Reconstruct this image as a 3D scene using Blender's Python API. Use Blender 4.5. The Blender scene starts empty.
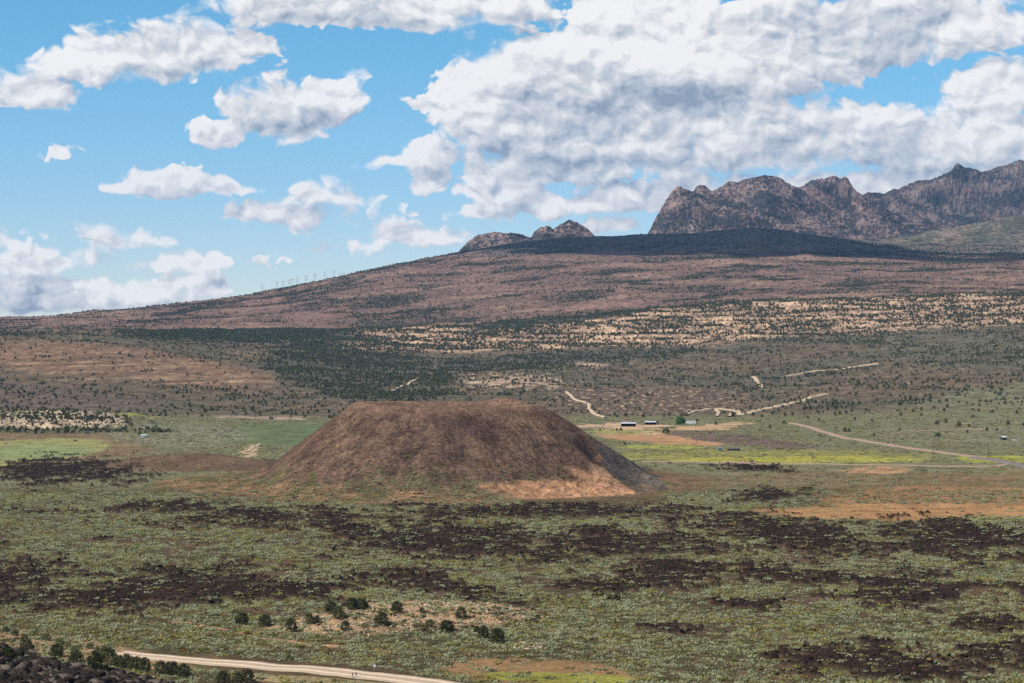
import bpy, bmesh, math, random
import numpy as np
from mathutils import Vector, Matrix
random.seed(7)
RNG = np.random.default_rng(11)
R = math.radians
scene = bpy.context.scene
COL = scene.collection

# ------------------------------------------------------------------ survey of the place
# camera stands on a hill 130 m above the valley floor and looks north (+Y)
F, CAMH, HOR, CX = 2200.0, 130.0, 330.0, 512.0
SUN_EL, SUN_AZ = R(50), math.atan2(-0.80, -0.42)      # towards the sun: left and a little behind the viewer
TOSUN = np.array([-0.885 * math.cos(SUN_EL), -0.465 * math.cos(SUN_EL), math.sin(SUN_EL)])
TOSUN /= np.linalg.norm(TOSUN)

# ------------------------------------------------------------------ noise
def _perm(seed):
    return np.random.default_rng(seed).permutation(256)
def perlin(x, y, seed=0):
    p = _perm(seed)
    g = np.random.default_rng(seed + 999).uniform(0, 2 * np.pi, 256)
    gx, gy = np.cos(g), np.sin(g)
    xi = np.floor(x).astype(np.int64); yi = np.floor(y).astype(np.int64)
    fx = x - xi; fy = y - yi
    u = fx * fx * fx * (fx * (fx * 6 - 15) + 10); v = fy * fy * fy * (fy * (fy * 6 - 15) + 10)
    def gr(ix, iy, dx, dy):
        h = p[(p[ix & 255] + iy) & 255]
        return gx[h] * dx + gy[h] * dy
    a = gr(xi, yi, fx, fy); b = gr(xi + 1, yi, fx - 1, fy)
    c = gr(xi, yi + 1, fx, fy - 1); d = gr(xi + 1, yi + 1, fx - 1, fy - 1)
    return 1.5 * ((a * (1 - u) + b * u) * (1 - v) + (c * (1 - u) + d * u) * v)
def fbm(x, y, oct=4, seed=0, rough=0.5):
    s = 0; a = 1; t = 0
    for i in range(oct):
        s = s + a * perlin(x * 2 ** i + 13.7 * i, y * 2 ** i - 7.3 * i, seed + i); t += a; a *= rough
    return s / t
def ridged(x, y, oct=4, seed=0, rough=0.5):
    s = 0; a = 1; t = 0
    for i in range(oct):
        s = s + a * (1 - 2 * np.abs(perlin(x * 2 ** i + 3.1 * i, y * 2 ** i + 9.2 * i, seed + i))); t += a; a *= rough
    return s / t
def sst(e0, e1, x):
    t = np.clip((x - e0) / (e1 - e0), 0, 1)
    return t * t * (3 - 2 * t)

# ------------------------------------------------------------------ large form of the land
KD = [0, 60, 290, 700, 1000, 3000, 3400, 3900, 4400, 4900, 5200, 5600, 6200, 6500, 7500, 9000, 10300, 11300, 13000]
KX = [0, 128, 256, 384, 512, 640, 768, 896, 1024]
ROWS = {
 3000: [424, 424, 424, 423, 422, 422, 422, 420, 418],
 3400: [408, 411, 414, 413, 411, 412, 412, 406, 400],
 3900: [386, 389, 396, 396, 394, 395, 394, 387, 379],
 4400: [352, 357, 372, 380, 380, 382, 381, 370, 359],
 4900: [334, 341, 354, 367, 368, 369, 366, 356, 346],
 5200: [337, 342, 352, 359, 360, 358, 352, 343, 335],
 5600: [337, 340, 346, 350, 350, 344, 336, 329, 321],
 6200: [331, 332, 333, 333, 325, 311, 303, 297, 293],
 6500: [333, 332, 332, 330, 322, 311, 303, 297, 294],
 7500: [328, 321, 312, 303, 293, 285, 280, 277, 276],
 9000: [321, 311, 296, 268, 258, 254, 254, 256, 258],
 10300: [326, 316, 302, 268, 240, 236, 229, 246, 246],
 11300: [334, 326, 312, 285, 252, 250, 250, 247, 244],
 13000: [350, 345, 335, 315, 290, 280, 270, 255, 250]}
XG = np.arange(0, 1025, 8.0); DG = np.arange(0, 13001, 20.0)
_tab = []
for d in KD:
    if d in ROWS: _tab.append(CAMH - (np.interp(XG, KX, ROWS[d]) - HOR) * d / F)
    elif d >= 290: _tab.append(np.zeros_like(XG))
    elif d == 60: _tab.append(np.full_like(XG, 98.0))
    else: _tab.append(np.full_like(XG, 127.8))
_tab = np.array(_tab)
ZT = np.array([np.interp(DG, KD, _tab[:, i]) for i in range(len(XG))]).T      # [d, x]
def _blur(a, sig, ax):
    r = int(3 * sig); k = np.exp(-0.5 * (np.arange(-r, r + 1) / sig) ** 2); k /= k.sum()
    pad = [(0, 0), (0, 0)]; pad[ax] = (r, r)
    return np.apply_along_axis(lambda m: np.convolve(m, k, 'valid'), ax, np.pad(a, pad, mode='edge'))
ZTb = _blur(_blur(ZT, 5, 0), 5, 1)
_w = sst(500, 1500, DG)[:, None]
ZT = ZT * (1 - _w) + ZTb * _w
ZT += (np.exp(-((XG[None, :] - 760) / 38) ** 2 - ((DG[:, None] - 10300) / 420) ** 2)) * 22   # dark knoll on the mesa
def ztab(px, d):
    fx = np.clip(px, 0, 1023.9) / 8; fd = np.clip(d, 0, 12999) / 20
    i = np.floor(fx).astype(int); j = np.floor(fd).astype(int); fx = fx - i; fd = fd - j
    return (ZT[j, i] * (1 - fx) + ZT[j, i + 1] * fx) * (1 - fd) + (ZT[j + 1, i] * (1 - fx) + ZT[j + 1, i + 1] * fx) * fd

def ell(px, row, cx, cy, rx, ry, ang=0.0):
    a = math.radians(ang); dx = px - cx; dy = row - cy
    u = (dx * math.cos(a) + dy * math.sin(a)) / rx; v = (-dx * math.sin(a) + dy * math.cos(a)) / ry
    return 1 - np.sqrt(u * u + v * v)            # 1 in the middle, 0 on the outline
LAVA = [(55, 472, 90, 15, 0), (175, 508, 60, 7, 0), (255, 519, 75, 10, 4), (455, 541, 125, 20, 3), (350, 530, 60, 14, 20), (625, 543, 90, 16, 0),
        (800, 536, 130, 17, 8), (960, 540, 100, 20, 5), (180, 590, 130, 22, -3), (60, 600, 80, 12, 0), (255, 593, 60, 14, 0), (20, 578, 60, 10, 0),
        (430, 584, 70, 12, 6), (300, 590, 60, 10, 0), (640, 583, 90, 12, -4), (790, 575, 90, 11, 3), (915, 592, 75, 18, 0), (880, 665, 120, 17, 5),
        (1000, 655, 70, 14, -4), (690, 570, 60, 8, 0), (550, 512, 170, 7, 0), (760, 524, 70, 7, 0), (752, 469, 46, 5, 2),
        (772, 495, 40, 6, -4), (985, 625, 60, 8, 0), (660, 632, 40, 8, 0), (740, 605, 60, 6, 0), (945, 521, 36, 4, 0), (520, 655, 0.1, 0.1, 0)]
def lava_mask(px, row, X, Y):
    w = 0.55 * fbm(X / 34, Y / 34, 4, 21) + 0.5 * fbm(X / 9, Y / 9, 3, 31)
    m = np.full(np.shape(px), -9.0)
    for cx, cy, rx, ry, a in LAVA: m = np.maximum(m, ell(px, row, cx, cy, rx, ry, a))
    m = m * 0.62 + w * 1.35 - 0.14
    # the scattered hummocks of the old flow between the patches
    off = 16 * sst(730, 800, px); band = sst(500 + off, 512 + off, row) * (1 - sst(600, 640, row)) 
    m2 = fbm(X / 46, Y / 90, 4, 41) + 0.5 * fbm(X / 8, Y / 8, 2, 43) - 0.34
    m2 = np.where(band > 0.01, m2 * 1.0 - (1 - band) * 1.0, -1)
    return sst(0.02, 0.16, np.maximum(m, m2))

CONE_C = np.array([-60.0, 1866.0])
def base_height(X, Y):
    X = np.asarray(X, float); Y = np.asarray(Y, float)
    d = np.maximum(Y, 1.0); px = CX + X / d * F
    z = ztab(px, d)
    near = sst(420, 800, d)
    val = near * (1 - sst(3000, 3600, d))
    hill = sst(3100, 3900, d)
    z = z + val * (1.6 * fbm(X / 110, Y / 110, 3, 3) + 0.5 * fbm(X / 25, Y / 25, 2, 5))
    z = z + hill * (10 * ridged(X / 420, Y / 520, 4, 7) + 10 * fbm(X / 260, Y / 260, 4, 9))
    far = sst(6400, 7400, d)
    z = z + far * 7 * fbm(X / 700, Y / 350, 4, 15)
    # sandstone ledges of the bench
    row = HOR + (CAMH - z) * F / d
    tb = sst(5450, 5650, d) * (1 - sst(6350, 6500, d)) * sst(330, 420, px)
    tb = np.maximum(tb, 0.5 * sst(4200, 4350, d) * (1 - sst(4800, 4950, d)) * (1 - sst(260, 330, px)))
    st = 15.0; zz = z + 13 * fbm(X / 260, Y / 260, 4, 61); q = zz / st; fl = np.floor(q); fr = q - fl
    zt = st * (fl + sst(0.55, 0.95, fr)) - (zz - z)
    tb = tb * 0.75 * sst(-0.35, 0.15, fbm(X / 200, Y / 200, 3, 63)); z = z * (1 - tb) + zt * tb
    # small sandstone bluff on the left edge of the valley
    b = ell(px, d, 60, 3020, 105, 190) + 0.35 * fbm(X / 40, Y / 40, 3, 71)
    z = z + 9 * sst(0.0, 0.22, b)
    # sandy mound with the junipers in the foreground
    b = ell(X, d, -44, 985, 80, 52, 28)
    z = z + 7 * sst(0, 0.8, b + 0.15 * fbm(X / 14, Y / 14, 3, 73))
    # low brown ridge running left from the cone
    b = ell(X, d, -300, 2080, 120, 70, 0)
    z = z + 12 * sst(0, 0.9, b + 0.15 * fbm(X / 30, Y / 30, 3, 75))
    # rocky shoulder in the bottom left corner
    zh = 40 - 0.060 * np.clip(px, -200, 400) + 1.6 * fbm(X / 14, Y / 14, 4, 77)
    wh = sst(380, 520, d) * (1 - sst(615, 700, d)) * (1 - sst(215, 330, px))
    z = np.maximum(z, z * (1 - wh) + zh * wh)
    return z
def ground_full(X, Y):
    z = base_height(X, Y)
    d = np.maximum(Y, 1.0); px = CX + np.asarray(X) / d * F; row = HOR + (CAMH - z) * F / d
    lv = lava_mask(px, row, X, Y) * sst(500, 700, d)
    h = 1.3 + 1.4 * ridged(np.asarray(X) / 8, np.asarray(Y) / 8, 4, 81, 0.75)
    return z + lv * h, px, row, lv
def ground(X, Y): return ground_full(X, Y)[0]

def cone_height(X, Y):
    x = np.asarray(X, float) - CONE_C[0]; y = np.asarray(Y, float) - CONE_C[1]
    th = np.arctan2(y, x); r = np.hypot(x, y * 1.05)
    rt = 80 - 11 * np.clip(-np.cos(th), 0, 1) ** 2 + 3.5 * np.cos(2 * th) + 3 * perlin(th * 1.3 + 5, th * 0 + 2.0, 91)
    gul = fbm(x / 38, y / 38, 4, 93) + 0.45 * ridged(th * 12 + 0.4 * fbm(x / 40, y / 40, 2, 92), r / 110, 3, 94)
    top = 70.3 + 1.2 * np.sin(th * 1.0 - 1.9) + 1.0 * perlin(th * 1.7, th * 0 + 8.0, 95) + 4.2 * np.exp(-((th - 0.80) / 0.28) ** 2) - 1.6 * np.exp(-((th + 1.5) / 0.7) ** 2) + 1.0 * np.exp(-((np.abs(th) - 2.7) / 0.25) ** 2)
    slp = 0.655 + 0.16 * np.clip(-np.cos(th), 0, 1) ** 2 - 0.125 * np.clip(-np.sin(th), 0, 1) ** 2
    sl = top - (r - rt) * slp
    toe = 15.0
    sl = np.where(sl < toe, toe * np.exp((sl - toe) / (toe * 1.02)), sl) - 0.9      # talus flattening out at the foot
    leftrun = sst(2.3, 3.1, np.abs(th)) * 5 * np.exp(-((r - 190) / 50) ** 2)
    amp = np.exp(-((r - rt - 60) / 55) ** 2)
    z = sl + leftrun + amp * 2.5 * gul + 0.45 * fbm(x / 5, y / 5, 3, 96)
    crater = top - 16 * (1 - np.clip(r / rt, 0, 1) ** 3)
    k = 5.0
    z = -k * np.log(np.exp(-z / k) + np.exp(-(crater + 1.5) / k))                    # rounded rim
    # old cinder pit cut into the right foot
    e = ell(x, y, 150, -62, 42, 40, -20)
    z = z - 11 * sst(0.0, 0.55, e)
    e = ell(x, y, 62, -150, 75, 16, 6)
    z = z - 3.0 * sst(0, 0.4, e)
    return z
def surface(X, Y):
    g = ground(X, Y)
    r = np.hypot(np.asarray(X) - CONE_C[0], np.asarray(Y) - CONE_C[1])
    c = cone_height(X, Y) + g * 0
    return np.where(r < 255, np.maximum(g, c), g)
_dm = np.concatenate([np.arange(400, 3600, 2.0), np.arange(3600, 12000, 6.0)])
def locate(px, row, dmin=400):
    """point of the land seen at this place from the camera"""
    X = (px - CX) / F * _dm
    z = surface(X, _dm)
    rr = HOR + (CAMH - z) * F / _dm
    ok = np.where((rr <= row) & (_dm >= dmin))[0]
    i = ok[0] if len(ok) else len(_dm) - 1
    return Vector((X[i], _dm[i], z[i]))

# ------------------------------------------------------------------ what covers the land
def mixc(a, b, m):
    m = np.clip(m, 0, 1)[..., None]
    return a * (1 - m) + np.asarray(b) * m
def cover(X, Y, px, row, lv):
    """colour of the bare ground with one painted shadow, shrub density, tree density"""
    d = np.maximum(Y, 1)
    n1 = fbm(X / 60, Y / 60, 4, 101); n2 = fbm(X / 14, Y / 14, 3, 103); n3 = fbm(X / 300, Y / 300, 4, 105); n4 = fbm(X / 5, Y / 5, 2, 107)
    wx = px + 10 * n1 + 5 * n2; wy = row + 3.2 * n1 + 1.6 * n2
    c = np.zeros(np.shape(X) + (3,)); c[:] = (0.085, 0.060, 0.033)
    c = mixc(c, (0.078, 0.070, 0.034), sst(-0.1, 0.4, n1)); c = mixc(c, (0.19, 0.105, 0.055), sst(0.25, 0.6, n2) * 0.5)
    ns = fbm(X / 30, Y / 55, 3, 131); bar = sst(0.02, 0.3, ns) * sst(498, 506, row) * (1 - sst(575, 640, row)) + 0.5 * sst(0.1, 0.4, ns)
    sage = 1.1 * (1 - 0.72 * np.clip(bar, 0, 1)) * (0.9 + 0.4 * n1) * np.clip(0.95 + 0.7 * fbm(X / 8, Y / 10, 2, 133), 0.3, 1.3)
    c = mixc(c, (0.085, 0.052, 0.036), 0.7 * np.clip(bar, 0, 1))
    tree = np.zeros(np.shape(X))
    E = lambda cx, cy, rx, ry, a=0, s=0.25: sst(0, s, ell(wx, wy, cx, cy, rx, ry, a))
    # valley floor beyond the cone
    v = sst(1720, 1850, d)
    c = mixc(c, (0.165, 0.155, 0.086), v * 0.85)
    c = mixc(c, (0.20, 0.115, 0.062), v * sst(0.05, 0.4, n3 + 0.4 * n1) * sst(650, 760, px) * sst(463, 470, wy) * 0.75)
    def put(m, col, sg=None, tr=None, k=1.0):
        nonlocal c, sage, tree
        m = m * k; c = mixc(c, col, m)
        if sg is not None: sage = sage * (1 - m) + sg * m
        if tr is not None: tree = tree * (1 - m) + tr * m
    put(E(960, 500, 170, 17), (0.25, 0.135, 0.065), 0.15, k=0.85)
    put(E(940, 512, 210, 10), (0.30, 0.165, 0.075), 0.03)
    put(E(850, 480, 190, 10), (0.16, 0.10, 0.055), 0.4, k=0.7)
    put(E(1000, 518, 90, 2.5), (0.20, 0.19, 0.07), 0.3)
    put(sst(0, .3, ell(wx, wy, 875, 470, 45, 3.5) + 0.9 * n2 - 0.1), (0.33, 0.19, 0.10), 0.08)
    put(E(760, 456, 200, 7), (0.22, 0.20, 0.055), 0.22, k=0.8)
    put(E(800, 460, 150, 3.5), (0.31, 0.28, 0.05), 0.08, k=0.75 * 1.0)
    put(E(1010, 459, 60, 4), (0.27, 0.26, 0.045), 0.15, k=0.8)
    put(E(660, 439, 75, 5.5, 4), (0.34, 0.19, 0.10), 0.05)
    put(E(640, 431, 62, 3.5), (0.26, 0.22, 0.09), 0.15)
    put(E(625, 426, 60, 2.6), (0.45, 0.29, 0.18), 0.0)
    put(E(700, 428, 60, 2.8, -6), (0.40, 0.26, 0.14), 0.05)
    put(E(740, 440, 90, 6, 6), (0.135, 0.085, 0.075), 0.7)
    put(E(660, 447, 50, 3), (0.25, 0.25, 0.06), 0.3)
    # left side of the valley: irrigated fields
    put(E(30, 446, 145, 18, 0), (0.19, 0.115, 0.07), 0.15, k=0.8)
    put(sst(0, 0.1, ell(px, row, 5, 454, 112, 13.5, -5)), (0.23, 0.215, 0.085), 0.03)
    put(sst(0, 0.1, ell(px, row + 0.6 * n2, 20, 453, 78, 8, -2)), (0.20, 0.215, 0.095), 0.0)
    put(sst(0, 0.1, ell(px, row, 285, 434, 62, 12, 0)), (0.105, 0.128, 0.060), 0.03)
    put(E(265, 416, 60, 3.5), (0.42, 0.31, 0.22), 0.2)
    put(E(165, 411, 70, 7, 0), (0.25, 0.26, 0.055), 0.4, k=0.8)
    put(E(250, 451, 10, 5, -30), (0.36, 0.25, 0.15), 0.1)
    put(E(180, 435, 80, 14), (0.20, 0.19, 0.13), 0.9, k=0.7)
    put(sst(-0.1, 0.35, ell(X + 14 * n1, Y, -300, 2075, 135, 80)), (0.118, 0.076, 0.048), 0.30)
    # hills
    h = sst(3120, 3350, d)
    sage = sage * (1 - sst(3000, 3300, d))
    put(h, (0.108, 0.081, 0.053), tr=0.24)
    put(h * sst(0.25, 0.4, fbm(X / 14, Y / 30, 3, 143) + 0.3 * n3), (0.24, 0.165, 0.105), k=0.7)
    put(h * sst(-0.05, 0.35, n3), (0.130, 0.095, 0.062), tr=0.28, k=0.8)
    put(h * sst(-0.1, 0.3, -n3 + 0.3 * n1) * (1 - sst(5300, 5600, d)), (0.10, 0.088, 0.06), tr=0.38, k=0.8)
    put(E(1010, 408, 190, 32, -8, 0.5) * h, (0.150, 0.138, 0.080), tr=0.16, k=0.85)
    put(E(1000, 432, 160, 16, 0, 0.5), (0.175, 0.155, 0.10), 0.8, tr=0.02, k=0.8)
    put(sst(0.0, 0.25, ell(wx, wy, 60, 421, 72, 10) + 0.35 * n2 + 0.2 * n4), (0.42, 0.315, 0.20), 0.05, 0.9)
    put(E(70, 431, 120, 3.0) * (row < 436), (0.09, 0.085, 0.05), 0.5, 0.9, k=0.7)
    put(E(20, 395, 150, 14, 4) * h, (0.115, 0.085, 0.065), tr=0.28)
    # the left hill: brown face with lighter ledges
    lf = E(120, 366, 180, 22, 6, 0.3) * sst(3900, 4100, d)
    led = fbm(X / 500, (row + 0.035 * px + 1.5 * n3) * 0.35, 4, 113)
    put(lf, (0.185, 0.115, 0.072), tr=0.09)
    put(lf * sst(0.08, 0.38, led + 0.5 * n1 + 0.3 * n2), (0.32, 0.215, 0.13), tr=0.05, k=0.7)
    put(lf * sst(0.1, 0.4, -led + 0.5 * n1), (0.125, 0.085, 0.06), tr=0.2, k=0.7)
    # forest behind and right of it
    put(sst(0, 0.35, ell(wx, wy, 290, 334, 190, 10, 0)) * h, (0.075, 0.068, 0.045), tr=1.1)
    put(sst(0, 0.3, ell(wx, wy, 360, 372, 110, 34, 8)) * h, (0.085, 0.075, 0.05), tr=1.0)
    put(sst(0, 0.3, ell(wx, wy, 540, 360, 200, 9, -4)) * h, (0.10, 0.085, 0.06), tr=0.8)
    put(sst(0, 0.3, ell(wx, wy, 850, 336, 330, 10, 1)) * h, (0.10, 0.085, 0.058), tr=0.75)
    put(sst(0, 0.3, ell(wx, wy, 700, 383, 180, 7, -4)) * h, (0.10, 0.085, 0.058), tr=0.5)
    put(sst(0, 0.3, ell(wx, wy, 990, 345, 150, 30, 2)) * h, (0.105, 0.09, 0.06), tr=0.55)
    put(E(650, 400, 120, 17, 0, 0.3) * h, (0.105, 0.076, 0.054), tr=0.06)
    put(E(650, 400, 120, 17, 0, 0.3) * h * sst(0.22, 0.34, fbm(X / 9, Y / 26, 2, 141)), (0.36, 0.25, 0.155), tr=0.0, k=0.8)
    put(sst(0.0, 0.3, ell(wx, wy, 512, 381, 62, 9) + 0.9 * fbm(X / 30, Y / 60, 3, 151) - 0.15) * h, (0.36, 0.25, 0.17), tr=0.4, k=0.85)
    put(sst(0.0, 0.3, ell(wx, wy, 590, 365, 22, 4) + 0.8 * fbm(X / 30, Y / 60, 3, 151) - 0.2) * h, (0.34, 0.235, 0.16), tr=0.3, k=0.8)
    # pale sandstone bench
    tb = sst(320, 400, wx) * sst(5380, 5550, d + 60 * n1) * (1 - sst(6380, 6480, d))
    led = fbm(X / 170, (row + 3 * n3 + 2.5 * n1) * 0.42, 4, 111)
    put(tb, (0.27, 0.175, 0.115), tr=0.75)
    put(tb * sst(0.0, 0.3, led + 0.5 * n2 + 0.3 * n1), (0.50, 0.335, 0.205), tr=0.45, k=0.85)
    put(tb * sst(0.05, 0.35, -led + 0.5 * n1), (0.15, 0.10, 0.066), tr=1.1, k=0.85)
    put(tb * sst(0, 0.3, ell(wx, wy, 560, 318, 110, 7, -7)), (0.09, 0.075, 0.055), tr=0.9)
    # russet upland up to the skyline
    u = sst(6380, 6550, d + 60 * n1)
    put(u, (0.145, 0.092, 0.071), tr=0.13)
    st = fbm(X / 620, Y / 330, 4, 121, 0.6) + 0.3 * n1
    put(u * sst(0.05, 0.35, st), (0.25, 0.158, 0.108), tr=0.04, k=0.8)
    st2 = fbm(X / 260, Y / 300, 4, 123) + 0.3 * n1
    put(u * sst(0.05, 0.25, -st + 0.3 * st2), (0.115, 0.080, 0.064), tr=0.85, k=0.85)
    put(u * sst(0.18, 0.32, st2), (0.10, 0.078, 0.06), tr=0.9, k=0.8)
    put(u * sst(0.2, 0.35, -st2), (0.21, 0.125, 0.095), tr=0.02, k=0.7)
    put(u * sst(8800, 9600, d) * sst(440, 520, px), (0.125, 0.105, 0.09), tr=0.35, k=0.8)
    put(sst(0, 0.4, ell(px + 3 * n2, row, 655, 479, 24, 11, 30)), (0.055, 0.045, 0.04), 0.1)  # dark patch right of the cone foot, shadow painted into the ground colour
    mot = fbm(X / 16, Y / 40, 4, 145, 0.65)
    c = c * (1 + h[..., None] * 0.75 * np.clip(mot, -.6, .6)[..., None])
    # foreground
    put(sst(0, 0.3, ell(X + 5 * n2, Y, -44, 975, 80, 40, 28)) * sst(-0.45, 0.05, n4 + n2), (0.36, 0.225, 0.125), 0.35, k=0.85)
    put(E(540, 672, 110, 16, 3), (0.22, 0.13, 0.062), 0.12)
    put(E(560, 678, 90, 7, 2), (0.21, 0.21, 0.04), 0.15, k=0.85)
    put(E(330, 683, 120, 6, 5), (0.24, 0.18, 0.09), 0.3)
    put(sst(0, .3, ell(wx, row, 70, 648, 150, 13, 10)), (0.30, 0.19, 0.105), 0.45, k=0.8)
    tr1 = np.abs(row - np.interp(px, [150, 186, 216, 259, 330, 400], [621, 623, 628, 638, 646, 652]) - 1.2 * n1)
    put((1 - sst(0.8, 2.0, tr1)) * sst(150, 190, px) * (1 - sst(380, 420, px)) * sst(-0.3, 0.1, n2), (0.34, 0.20, 0.11), 0.1)
    put(sst(560, 640, d) * 0, (0, 0, 0))
    rk = (1 - sst(646, 660, d + 8 * n2)) * (1 - sst(200, 240, px + 8 * n2)) * sst(430, 450, d)
    put(rk, (0.045, 0.034, 0.028), 0.06)
    # brush between the cone foot and the flow
    r = np.hypot(X - CONE_C[0], Y - CONE_C[1])
    put((1 - sst(212, 250, r + 16 * n1)) , (0.135, 0.086, 0.046), 0.05, k=0.95)
    c = mixc(c, (0.028, 0.018, 0.014), lv)
    sage = sage * (1 - lv * (0.86 + 0.4 * n2))
    return c, np.clip(sage, 0, 1.5), np.clip(tree, 0, 1.5)

# ------------------------------------------------------------------ materials
def new_mat(name, rough=0.9):
    m = bpy.data.materials.new(name); m.use_nodes = True
    b = m.node_tree.nodes['Principled BSDF']; b.inputs['Roughness'].default_value = rough
    b.inputs['Specular IOR Level'].default_value = 0.0 if rough > 0.84 else 0.3
    return m, m.node_tree, b
def N(nt, t, **kw):
    n = nt.nodes.new(t)
    for k, v in kw.items(): setattr(n, k, v)
    return n
def noise(nt, scale, detail=4, rough=0.6, vec=None):
    n = N(nt, 'ShaderNodeTexNoise'); n.inputs['Scale'].default_value = scale
    n.inputs['Detail'].default_value = detail; n.inputs['Roughness'].default_value = rough
    if vec is not None: nt.links.new(vec, n.inputs['Vector'])
    return n.outputs['Fac']
def ramp(nt, fac, a, b, lo, hi):
    n = N(nt, 'ShaderNodeMapRange', interpolation_type='SMOOTHSTEP')
    nt.links.new(fac, n.inputs[0]); n.inputs[1].default_value = a
    if isinstance(b, (int, float)): n.inputs[2].default_value = b
    else: nt.links.new(b, n.inputs[2])
    n.inputs[3].default_value = lo; n.inputs[4].default_value = hi
    return n.outputs[0]
def mathn(nt, op, a, b=None, c=None):
    n = N(nt, 'ShaderNodeMath', operation=op)
    for i, v in enumerate((a, b, c)):
        if v is None: continue
        if isinstance(v, (int, float)): n.inputs[i].default_value = v
        else: nt.links.new(v, n.inputs[i])
    return n.outputs[0]
def scale_col(nt, col, fac):
    n = N(nt, 'ShaderNodeVectorMath', operation='SCALE'); nt.links.new(col, n.inputs[0])
    if isinstance(fac, (int, float)): n.inputs['Scale'].default_value = fac
    else: nt.links.new(fac, n.inputs['Scale'])
    return n.outputs[0]
def mixrgb(nt, fac, a, b, mode='MIX'):
    n = N(nt, 'ShaderNodeMix', data_type='RGBA', blend_type=mode)
    for s, v in ((n.inputs['Factor'], fac), (n.inputs['A'], a), (n.inputs['B'], b)):
        if isinstance(v, (int, float)): s.default_value = v
        elif isinstance(v, tuple): s.default_value = v + (1,) if len(v) == 3 else v
        else: nt.links.new(v, s)
    return n.outputs['Result']
def geo_pos(nt): return N(nt, 'ShaderNodeNewGeometry').outputs['Position']
def bump(nt, bsdf, h, dist, strength=1.0):
    n = N(nt, 'ShaderNodeBump'); n.inputs['Distance'].default_value = dist; n.inputs['Strength'].default_value = strength
    nt.links.new(h, n.inputs['Height']); nt.links.new(n.outputs[0], bsdf.inputs['Normal'])

def land_material(name, fine, coarse, contrast=0.55, bumpd=0.5):
    m, nt, b = new_mat(name, 0.95)
    a = N(nt, 'ShaderNodeAttribute', attribute_name='land_colour'); pos = geo_pos(nt)
    f1 = ramp(nt, noise(nt, 1 / fine, 5, 0.7, pos), 0.3, 0.7, 1 - contrast, 1 + contrast)
    f2 = ramp(nt, noise(nt, 1 / coarse, 5, 0.65, pos), 0.3, 0.7, 1 - contrast * 0.6, 1 + contrast * 0.6)
    col = scale_col(nt, a.outputs['Color'], mathn(nt, 'MULTIPLY', f1, f2))
    # small pale stones and dark brush
    v = N(nt, 'ShaderNodeTexVoronoi'); v.inputs['Scale'].default_value = 1 / (fine * 1.6); nt.links.new(pos, v.inputs['Vector'])
    sp = ramp(nt, v.outputs['Distance'], 0.12, 0.32, 0.45, 0.0)
    vs = N(nt, 'ShaderNodeSeparateColor'); nt.links.new(v.outputs['Color'], vs.inputs[0])
    dark = mathn(nt, 'MULTIPLY', sp, ramp(nt, vs.outputs[0], 0.5, 0.6, 0, 1))
    col = mixrgb(nt, dark, col, (0.07, 0.075, 0.045))
    lite = mathn(nt, 'MULTIPLY', sp, ramp(nt, vs.outputs[1], 0.8, 0.85, 0, 1))
    col = mixrgb(nt, lite, col, scale_col(nt, a.outputs['Color'], 1.7))
    nt.links.new(col, b.inputs['Base Color'])
    bump(nt, b, noise(nt, 1 / (fine * 1.5), 5, 0.7, pos), bumpd)
    return m
def plain(name, col, rough=0.8, var=0.25, scale=3.0, metal=0.0):
    m, nt, b = new_mat(name, rough); b.inputs['Metallic'].default_value = metal
    tc = N(nt, 'ShaderNodeTexCoord').outputs['Object']
    rgb = N(nt, 'ShaderNodeRGB'); rgb.outputs[0].default_value = tuple(col) + (1,)
    nt.links.new(scale_col(nt, rgb.outputs[0], ramp(nt, noise(nt, scale, 4, 0.6, tc), 0.25, 0.75, 1 - var, 1 + var)), b.inputs['Base Color'])
    return m
def foliage(name, col, col2, instancer=False):
    m, nt, b = new_mat(name, 0.85)
    pos = geo_pos(nt)
    c = mixrgb(nt, ramp(nt, noise(nt, 0.9, 3, 0.6, pos), 0.35, 0.65, 0, 1), tuple(col), tuple(col2))
    if instancer:
        a = N(nt, 'ShaderNodeAttribute', attribute_name='tint', attribute_type='INSTANCER')
        c = mixrgb(nt, 1.0, c, a.outputs['Color'], 'MULTIPLY')
    else:
        oi = N(nt, 'ShaderNodeObjectInfo')
        c = scale_col(nt, c, ramp(nt, oi.outputs['Random'], 0, 1, 0.75, 1.3))
    nt.links.new(c, b.inputs['Base Color'])
    b.inputs['Specular IOR Level'].default_value = 0.03
    return m

# ------------------------------------------------------------------ object helpers
def tag(o, label=None, cat=None, group=None, kind=None):
    if label: o['label'] = label
    if cat: o['category'] = cat
    if group: o['group'] = group
    if kind: o['kind'] = kind
    return o
def link(o, parent=None):
    COL.objects.link(o)
    if parent: o.parent = parent
    return o
def empty(name, loc, rz=0.0, sc=1.0):
    o = bpy.data.objects.new(name, None); link(o); o.location = loc; o.rotation_euler.z = rz; o.scale = (sc,) * 3
    o.empty_display_size = 0.5
    return o
def copy_tree(o, parent=None):
    c = o.copy(); COL.objects.link(c); c.parent = parent
    for ch in o.children: copy_tree(ch, c)
    return c
def np_mesh(name, verts, faces):
    """verts (n,3); faces (m,3|4)"""
    me = bpy.data.meshes.new(name); n = len(verts); m, k = faces.shape
    me.vertices.add(n); me.vertices.foreach_set('co', np.ascontiguousarray(verts, dtype=np.float32).ravel())
    me.loops.add(m * k); me.loops.foreach_set('vertex_index', np.ascontiguousarray(faces, dtype=np.int32).ravel())
    me.polygons.add(m); me.polygons.foreach_set('loop_start', np.arange(0, m * k, k, dtype=np.int32))
    me.update(calc_edges=True); me.validate()
    return me
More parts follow.
